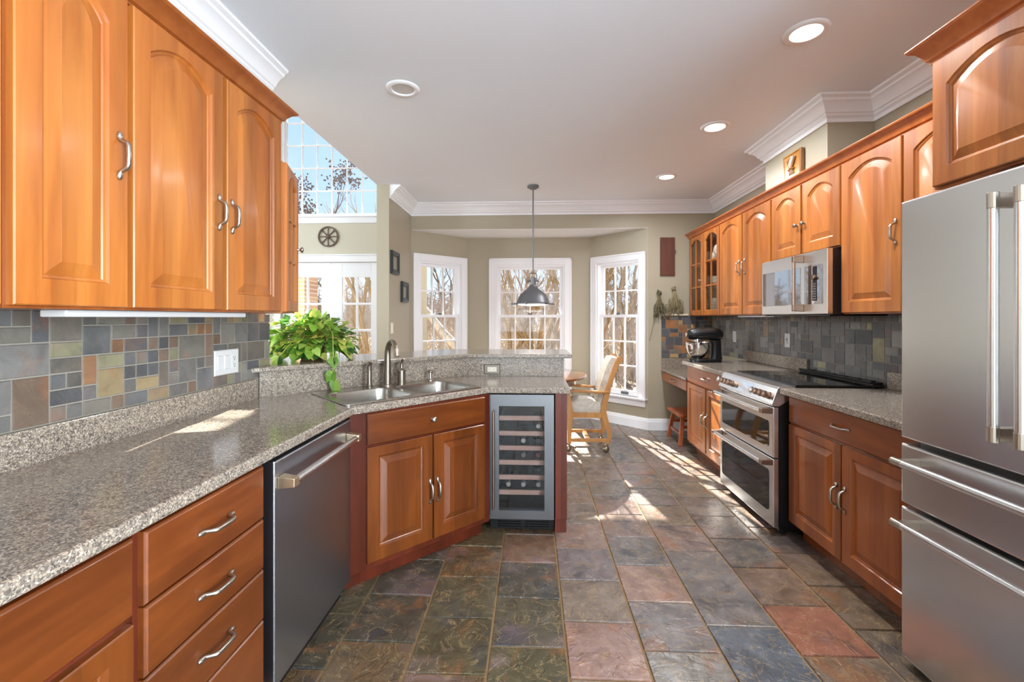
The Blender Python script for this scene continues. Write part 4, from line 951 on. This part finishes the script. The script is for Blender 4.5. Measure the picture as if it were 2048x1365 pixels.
mb = MB(); mb.box(.37, YN + .03, .345, .40, YF - .03, .395); mb.build('seat_rail', OAK, t, world=True)
mb = MB(); mb.loft([[(x, y, z) for x, y in rrect(.375 + i, YN + .02 + i, .715 - i, YF - .02 - i, .05, 5)] for i, z in ((0, .396), (-.008, .43), (0, .47), (.02, .50), (.07, .515))]); mb.build('seat_cushion', FAB, t, world=True, smooth=70)
mb = MB(); lp = []
for q in range(11):
    f_ = q / 10; z = .49 + .45 * f_; x = .715 + .14 * f_ ** 1.15; th_ = .075 * (1 - .25 * abs(2 * f_ - 1) ** 4); bul = .012
    lp.append([(x - th_, YN + .045, z), (x - th_ - bul, YN + .12, z), (x - th_ - bul * 1.3, 4.64, z), (x - th_ - bul, YF - .12, z), (x - th_, YF - .045, z), (x + .008, YF - .036, z), (x + .012, 4.64, z), (x + .008, YN + .036, z)])
mb.loft(lp); mb.build('back_cushion', FAB, t, world=True, smooth=60)
for x, ys in ((.752, (YN + .017, YF - .017)), (.376, (YN + .017, YF - .017))):
    for y in ys:
        mb = MB(); mb.tube([(x, y, .06), (x, y, .088)], .008, 8); mb.ball((x - .012, y, .034), (.034, .022, .034), 14, 9); mb.build('caster', mat('brass_caster', lin(150, 136, 112), .3, .9) if 'brass_caster' not in bpy.data.materials else bpy.data.materials['brass_caster'], t, world=True, smooth=60)

# ------------------------------------------------------------------ wall pieces
def picture(y, z, w_, h_, label, name='picture_frame'):
    t = T(name, label, 'picture', (-1.4695, y, z), R90)   # local x along world +y, local -y into the room
    mb = MB(); oc = lambda i, d: [(-w_/2 + i, d, -h_/2 + i), (w_/2 - i, d, -h_/2 + i), (w_/2 - i, d, h_/2 - i), (-w_/2 + i, d, h_/2 - i)]
    mb.loft([oc(0, 0), oc(0, -.022), oc(.012, -.03), oc(.05, -.018), oc(.055, -.01), oc(.055, 0)], False, False); mb.build('frame', FRAMEB, t)
    MB().box(-w_/2 + .054, -.009, -h_/2 + .054, w_/2 - .054, -.004, h_/2 - .054).build('print', PAPER, t)
picture(4.697, 1.925, .25, .245, 'small dark frame, the higher of the two on the wall beside the nook')
picture(5.06, 1.635, .25, .235, 'small dark frame, the lower of the two on the wall beside the nook')
def plate_cover(name, label, cat, loc, rz, w_, h_, slots, m=PLAST):
    t = T(name, label, cat, loc, rz)
    mb = MB(); r_ = lambda i, d: [(-w_/2 + i, d, -h_/2 + i), (w_/2 - i, d, -h_/2 + i), (w_/2 - i, d, h_/2 - i), (-w_/2 + i, d, h_/2 - i)]
    mb.loft([r_(0, 0), r_(0, -.003), r_(.004, -.006)]); mb.build('cover_plate', m, t)
    for kind, sx, sz, rot in slots:
        if kind == 'rocker':
            b = MB(); b.loft([[(sx - .0165, -.006, sz - .033), (sx + .0165, -.006, sz - .033), (sx + .0165, -.006, sz + .033), (sx - .0165, -.006, sz + .033)], [(sx - .015, -.008, sz - .031), (sx + .015, -.008, sz - .031), (sx + .015, -.0115, sz + .031), (sx - .015, -.0115, sz + .031)]]); b.build('rocker_switch', m if m is not NICKEL else IVORY, t)
        elif kind == 'slide':
            b = MB(); b.box(sx - .0165, -.0085, sz - .033, sx + .0165, -.006, sz + .033); o = b.build('dimmer_switch', m, t); b = MB(); b.box(sx + .004, -.0092, sz - .028, sx + .008, -.0085, sz + .028); b.box(sx - .004, -.012, sz + .004, sx + .014, -.0092, sz + .012); b.build('slider', SLOT, o)
        else:
            b = MB(); b.box(sx - .0165, -.0085, sz - .033, sx + .0165, -.006, sz + .033) if not rot else b.box(sx - .033, -.0085, sz - .0165, sx + .033, -.006, sz + .0165)
            o = b.build('socket', PLAST if m is PLAST else IVORY, t); s_ = MB()
            for q in (-.017, .017):
                for dx, dz, wx, wz in ((-.006, .003, .0016, .008), (.006, .003, .0016, .008), (0, -.008, .005, .005)):
                    X_, Z_ = (sx + dx, sz + q + dz) if not rot else (sx + q + dz, sz + dx)
                    ww, hh_ = (wx, wz) if not rot else (wz, wx)
                    s_.box(X_ - ww/2, -.0092, Z_ - hh_/2, X_ + ww/2, -.0085, Z_ + hh_/2)
            s_.build('slots', SLOT, o)
    return t
plate_cover('switch_plate', 'white three-gang plate with two rocker switches and an outlet on the left slate backsplash', 'switch plate', (-1.4615, 2.07, 1.128), R90, .168, .118, [('rocker', -.052, 0, 0), ('rocker', -.004, 0, 0), ('outlet', .048, 0, 0)])
plate_cover('outlet', 'metal horizontal outlet with ivory sockets on the granite riser of the raised bar', 'outlet', (-.287, 3.2385, .964), 0, .116, .072, [('outlet', 0, 0, 1)], NICKELD)
plate_cover('light_switch', 'ivory light switch on the wall end beneath the two small frames', 'light switch', (-1.4695, 4.627, 1.232), R90, .075, .115, [('rocker', 0, 0, 0)], IVORY)
plate_cover('light_switch', 'white switch plate on the right slate backsplash near the mixer', 'light switch', (2.1615, 4.838, 1.138), -R90, .075, .118, [('rocker', 0, 0, 0)])
plate_cover('dimmer', 'white dimmer switch on the right slate backsplash behind the range', 'light switch', (2.1615, 3.858, 1.148), -R90, .075, .118, [('slide', 0, 0, 0)])
t = T('barn_board', 'dark reddish weathered board hung on the back wall between bay and cabinets', 'wall plaque', (1.614, 5.3745, 1.842))
MB().box(-.085, -.022, 0, .085, 0, .452).build('board', BARN, t, bevel=.003)
mb = MB(); mb.tube([(.086, -.011, .30), (.094, -.02, .30), (.094, -.02, .27)], .004, 6); mb.build('hook', IRON, t)
# wagon wheel
t = T('wagon_wheel', 'small aged eight-spoke wagon wheel hung above the french doors', 'wall decor', (-2.876, 6.197, 2.49))
W0 = Matrix.Rotation(R(90), 4, 'X')
mb = MB(); mb.m = W0; mb.lathe([(.128, .004), (.146, .004), (.146, .026), (.128, .026), (.128, .004)], n=40, cap=False); mb.build('rim', RUSTY, t, smooth=30)
mb = MB(); mb.m = W0; mb.lathe([(.030, .002), (.030, .03), (.02, .045), (.012, .046)], n=20); mb.build('hub', RUSTY, t, smooth=30)
for k in range(8):
    a = R(45 * k + 90); mb = MB(); mb.tube([(math.cos(a) * .028, -.015, math.sin(a) * .028), (math.cos(a) * .129, -.015, math.sin(a) * .129)], [.007, .010], 6); mb.build('spoke', RUSTY, t)
# carved wheat plaque standing on the cabinet crown
t = T('carved_plaque', 'golden carved wooden plaque with a wheat sheaf leaning above the microwave cabinets', 'wall plaque', (1.862, 3.25, 2.3265), -R90)
MB().box(-.105, -.012, 0, .105, .012, .19).build('board', WCARVE, t, bevel=.004)
mb = MB(); oc = lambda i, d: [(-.105 + i, d, i), (.105 - i, d, i), (.105 - i, d, .19 - i), (-.105 + i, d, .19 - i)]
mb.loft([oc(.002, -.012), oc(.006, -.018), oc(.013, -.018), oc(.016, -.012)], False, False); mb.build('border', WCARVE, t)
mb = MB()
for k in range(7):
    q = (k - 3) / 3; mb.tube([(q * .03, -.013, .035), (q * .008, -.018, .075), (q * .035, -.019, .12), (q * .055, -.016, .165 - abs(q) * .02)], [.004, .005, .006, .003], 6)
mb.tube([(-.035, -.016, .07), (0, -.024, .076), (.035, -.016, .07)], .006, 6); mb.build('wheat_sheaf', WSHEAF, t, smooth=50)
# dried bunches
DRY = mat('dried_stalks', lin(128, 116, 86), .85); DRYG = mat('dried_leaves', lin(96, 92, 70), .9); DRYL = mat('pale_dried_grass', lin(160, 146, 112), .85)
def bunch(x, z, ln, label, m1, m2, seed, spread):
    rg = random.Random(seed); t = T('dried_flower_bunch', label, 'dried flowers', (x, 5.372, z))
    a = MB(); b = a
    for k in range(46):
        q = rg.uniform(-1, 1); l_ = ln * rg.uniform(.55, 1.0); dx = q * spread; dy = -rg.uniform(.004, .06)
        pts = [(rg.uniform(-.012, .012), -.012, .06), (dx * .15, -.015 + dy * .3, 0), (dx * .6, dy * .8 - .01, -l_ * .55), (dx, dy - .01, -l_)]
        a.cm = 0; a.tube(pts, [.0022, .002, .0016, .001], 4); a.cm = 1
        for s_ in range(5):
            f_ = rg.uniform(.45, 1); px = dx * f_; pz = -l_ * f_; b.ball((px + rg.uniform(-.01, .01), dy * f_ - .012, pz), (.006, .006, rg.uniform(.010, .022)), 5, 4)
    for k in range(10): b.ball((rg.uniform(-.022, .022), -.018 - rg.uniform(0, .02), rg.uniform(.02, .075)), (.014, .012, .014), 6, 5)
    a.build('stalks', [m1, m2], t, smooth=50)
    mb = MB(); mb.tube([(-.016, -.016, 0), (.016, -.016, 0)], .014, 8); mb.build('tie', DRY, t)
    return t
t = bunch(1.512, 1.585, .27, 'bundle of dried greenish stalks hanging lower on the back wall beside the bay', DRY, DRYG, 3, .085)
mb = MB(); mb.tube([(.0, -.02, -.15), (-.06, -.02, -.30), (-.11, -.012, -.52)], .0025, 5); mb.build('long_stem', DRY, t)
bunch(1.69, 1.64, .28, 'bundle of dried pale grasses hanging higher on the back wall above the desk tiles', DRYL, DRY, 8, .115)

# ------------------------------------------------------------------ trailing pothos on the raised bar
t = T('potted_vine', 'leafy variegated trailing vine in a brown pot on the raised bar', 'plant', (-1.40, 2.78, 1.0775))
mb = MB(); mb.lathe([(.06, 0), (.066, .005), (.082, .09), (.088, .095), (.088, .11), (.08, .11), (.078, .1)], n=24); mb.build('pot', TERRA, t, smooth=40)
MB().lathe([(.077, .099), (.03, .104)], n=20).build('soil', mat('dark_soil', lin(60, 48, 38), .95), t)
lf = MB(); stm = MB(); rg = random.Random(4)
greens = [lin(112, 160, 58), lin(140, 186, 72), lin(80, 130, 54), lin(170, 204, 96), lin(58, 100, 48), lin(128, 172, 64), lin(190, 196, 96)]
def leaf(p, direction, up, s, c):
    d = Vector(direction).normalized(); u = Vector(up); u = (u - d * u.dot(d))
    if u.length < .01: u = Vector((1, 0, 0)) - d * d.x
    u.normalize(); r_ = d.cross(u); p = Vector(p)
    prof = [(-.08, .0), (-.06, .22), (.1, .40), (.35, .44), (.62, .30), (.85, .13)]
    mid = [p + d * (s * q) + u * (s * (.06 * q - .16 * q * q)) for q in (.0, .1, .35, .62, .85)] 
    tip = p + d * s * 1.05 - u * s * .12
    lf.cc = c
    mi_ = [lf.pt(q) for q in mid]; tp = lf.pt(tip)
    for sg in (-1, 1):
        ed = [lf.pt(p + d * (s * a_) + r_ * (sg * s * b_) + u * (s * (.10 * b_ * 2 - .16 * max(a_, 0) ** 2))) for a_, b_ in prof[1:]]
        lf.face((mi_[0], ed[0], ed[1], mi_[1])); lf.face((mi_[1], ed[1], ed[2], mi_[2])); lf.face((mi_[2], ed[2], ed[3], mi_[3])); lf.face((mi_[3], ed[3], ed[4], mi_[4])); lf.face((mi_[4], ed[4], tp))
for k in range(560):
    a = rg.uniform(0, 2 * math.pi); el = math.asin(rg.uniform(-.45, 1)); rad = rg.uniform(.55, 1.0)
    o_ = Vector((math.cos(a) * math.cos(el), math.sin(a) * math.cos(el), math.sin(el)))
    p = Vector((o_.x * .285 * rad, o_.y * .22 * rad, .105 + o_.z * .175 * rad))
    if p.z < .015: p.z = .015 + rg.uniform(0, .03)
    d = (o_ + Vector((rg.uniform(-.6, .6), rg.uniform(-.6, .6), rg.uniform(-.9, .2)))).normalized()
    leaf(p, d, (o_.x * .3 + rg.uniform(-.3, .3), o_.y * .3 + rg.uniform(-.3, .3), 1), rg.uniform(.042, .072), rg.choice(greens))
    if k % 2 == 0: stm.tube([(o_.x * .03, o_.y * .03, .12), (p.x * .6, p.y * .6, .12 + (p.z - .12) * .9 + .03), tuple(p)], .0022, 5)
for (pts, sd) in (([(.12, -.05, .24), (.20, -.14, .16), (.245, -.232, .03), (.25, -.25, -.05), (.262, -.25, -.10), (.268, -.248, -.125)], 1), ([(.02, -.1, .2), (-.02, -.2, .12), (-.045, -.29, .04), (-.06, -.335, -.005)], 2)):
    stm.tube(pts, .0026, 6)
    for i in range(2, len(pts)):
        P_ = Vector(pts[i]); 
        for q in range(2): leaf(P_ + Vector((0, -.004, 0)), (rg.uniform(-.5, .5), -.25, -.8), (.3 - q * .5, -1, .15), rg.uniform(.055, .075), rg.choice(greens[:5]))
lo = lf.build('leaves', LEAF, t, smooth=60); stm.build('stems', STEM, t, smooth=60)

# ------------------------------------------------------------------ outside
mb = MB(); rows = [(6.35, -.55), (14, -.6), (24, -.4), (40, .3), (70, 1.2)]
xs = [-70, -30, -12, -4, 4, 12, 30, 60]
ids = [[mb.pt((x, y, z + .25 * math.sin(x * .3 + y))) for x in xs] for y, z in rows]
for a in range(len(rows) - 1):
    for b in range(len(xs) - 1): mb.face((ids[a][b], ids[a][b + 1], ids[a + 1][b + 1], ids[a + 1][b]))
struct(mb.build('ground', GROUND, base=False))
def tree(name, label, x, y, h, r, m, seed, lean=(0, 0), depth=6, forks=2, spread=.45, m2=None, seeds=False, group=None, start=.3):
    rg = random.Random(seed); t = T(name, label, 'tree', (x, y, -.6), 0, group); tr = MB(); br = MB(); sd = MB()
    def grow(p, d, ln, rad, lev):
        pts = [p]; n = 4
        for k in range(n):
            d = (d + Vector((rg.uniform(-.16, .16), rg.uniform(-.16, .16), rg.uniform(-.02, .12)))).normalized(); p = p + d * ln / n; pts.append(p)
        (tr if lev <= 1 else br).tube(pts, [rad * (1 - .45 * k / n) for k in range(n + 1)], 8 if lev <= 1 else (5 if lev < 4 else 3), cap=False)
        if lev < depth:
            for k in range(forks + (1 if rg.random() < .6 else 0)):
                a = rg.uniform(0, 2 * math.pi); q = Vector((math.cos(a), math.sin(a), rg.uniform(-.1, .5)))
                b = pts[rg.choice((2, 3, 4))] if k else pts[-1]
                grow(b, (d + q * spread * rg.uniform(.7, 1.5)).normalized(), ln * rg.uniform(.55, .8), rad * (.5 if k else .56), lev + 1)
        elif seeds:
            for k in range(5):
                q = pts[-1] + Vector((rg.uniform(-.2, .2), rg.uniform(-.2, .2), rg.uniform(-.2, .2))); sd.ball(q, (.032, .032, .04), 5, 4)
    if isinstance(lean, list):
        for l_ in lean: grow(Vector((rg.uniform(-.1, .1), rg.uniform(-.1, .1), 0)), Vector((l_[0], l_[1], 1)).normalized(), h * .38 * rg.uniform(.8, 1.1), r * rg.uniform(.7, 1), 1)
    else: grow(Vector((0, 0, 0)), Vector((lean[0], lean[1], 1)).normalized(), h * start, r, 0)
    tr.build('trunk', m, t, smooth=60); br.build('branches', m2 or m, t, smooth=60)
    if seeds: sd.build('seed_clusters', BARKD, t)
    return t
tree('bare_tree', 'tan multi-stemmed bare tree filling the middle bay window, right of the pendant', .22, 13.0, 5.0, .12, BARKT, 1, [(-.22, .1), (.12, 0), (.32, .1), (.0, .2)])
tree('bare_tree', 'tan bare trunks at the left side of the middle bay window', -.72, 13.2, 5.2, .12, BARKT, 2, [(-.1, .1), (.1, 0), (.24, .1)])
tree('bare_tree', 'grey straight trunk seen directly behind the pendant lamp', -.16, 15.5, 8, .2, BARKG, 3, (.02, .02))
tree('bare_tree', 'tan leaning bare tree at the right side of the middle bay window', .88, 12.6, 5.0, .11, BARKT, 4, [(.12, .1), (-.12, .1), (.3, 0)])
tree('bare_tree', 'dark leaning tree trunk in the upper sash of the leftmost bay window', -2.02, 13.2, 7.5, .19, BARKG, 15, (-.12, .05), spread=.6, m2=BARKD, start=.55)
tree('bare_tree', 'slender grey bare tree deeper in the leftmost bay window', -3.5, 16.5, 7, .11, BARKG, 6, (.05, 0), m2=BARKD)
tree('bare_tree', 'thick grey trunk at the right edge of the rightmost bay window', 2.98, 13.4, 8, .14, BARKG, 7, (.05, .05))
tree('bare_tree', 'tan forked bare tree in the middle of the rightmost bay window', 2.75, 14.6, 5.5, .13, BARKT, 8, [(-.15, 0), (.2, .1)])
tree('bare_tree', 'thin tan tree at the left edge of the rightmost bay window', 2.2, 14.8, 5.5, .09, BARKT, 9, [(-.05, 0), (.1, 0)])
tree('bare_tree', 'tan clump of bare stems seen through the right french door', -5.0, 13.2, 5.0, .13, BARKT, 10, [(-.25, 0), (.15, .1), (.0, .1)])
tree('bare_tree', 'dark bare tree with spreading branches across both french doors', -6.9, 15.5, 6.0, .11, BARKD, 11, (-.1, 0), spread=.65)
tree('seed_tree', 'tall dark bare tree with seed clusters against the sky in the high window', -10.0, 17.5, 10.5, .15, BARKD, 22, (.0, 0), depth=6, spread=.42, seeds=True, m2=BARKD, start=.27)
lg = T('fallen_trunk', 'grey leaning trunk crossing the lower sash of the leftmost bay window', 'tree', (-1.6, 8.8, -.6))
mb = MB(); mb.tube([(-.9, 1.0, 2.3), (-.2, .3, 1.6), (.35, -.1, 1.15), (1.0, -.3, .5), (1.3, -.4, .05)], [.07, .09, .10, .11, .12], 8); mb.tube([(-.2, .3, 1.6), (.1, .2, .9), (.5, .2, .3)], [.05, .04, .03], 6); mb.build('trunk', BARKG, lg, smooth=60)
rg = random.Random(77); mb = MB()
for k in range(4200):
    y = rg.uniform(15, 40) if k % 3 else rg.uniform(11.5, 16); x = y * rg.uniform(-.72, .36); g = -.6 if y < 14 else (-.6 + (y - 14) * .02 if y < 24 else -.4 + (y - 24) * .044)
    hh = rg.uniform(.5, 1.3) * (1 + (y - 11) * .07); l_ = rg.uniform(-1.2, 1.2) * hh * .7
    mb.tube([(x, y, g - .1), (x + l_ * .4, y + rg.uniform(-.2, .2), g + hh * .6), (x + l_, y + rg.uniform(-.4, .4), g + hh)], [.008 + y * .0005, .006 + y * .0004, .003], 3, cap=False)
tag(mb.build('thicket', THICK, base=False), 'tan winter thicket of bare twigs covering the slope outside the windows', 'undergrowth', kind='stuff')
mb = MB()
for k in range(420):
    y = rg.uniform(34, 60); x = y * rg.uniform(-.75, .38); g = (y - 34) * .03; hh = rg.uniform(2.0, 5.0); l_ = rg.uniform(-.8, .8)
    mb.tube([(x, y, g), (x + l_ * .3, y, g + hh * .55), (x + l_, y, g + hh)], [.14, .10, .03], 3, cap=False)
    for q in range(5):
        f_ = rg.uniform(.4, .95); s_ = rg.choice((-1, 1)); mb.tube([(x + l_ * f_ * .6, y, g + hh * f_), (x + l_ * f_ * .6 + s_ * rg.uniform(.4, 1.2), y, g + hh * (f_ + .13))], [.05, .015], 3, cap=False)
tag(mb.build('treeline', BARKG, base=False), 'distant grey line of bare trees on the rise beyond the thicket', 'trees', kind='stuff')
t = T('brick_pillar', 'tan brick pillar outside the left french door', 'pillar', (-4.22, 8.1, -.6))
MB().box(-.13, -.25, 0, .13, .25, 2.75).build('shaft', BRICK, t); MB().box(-.18, -.3, 2.75, .18, .3, 2.85).build('cap', CREAM, t)
bpy.context.view_layer.update()
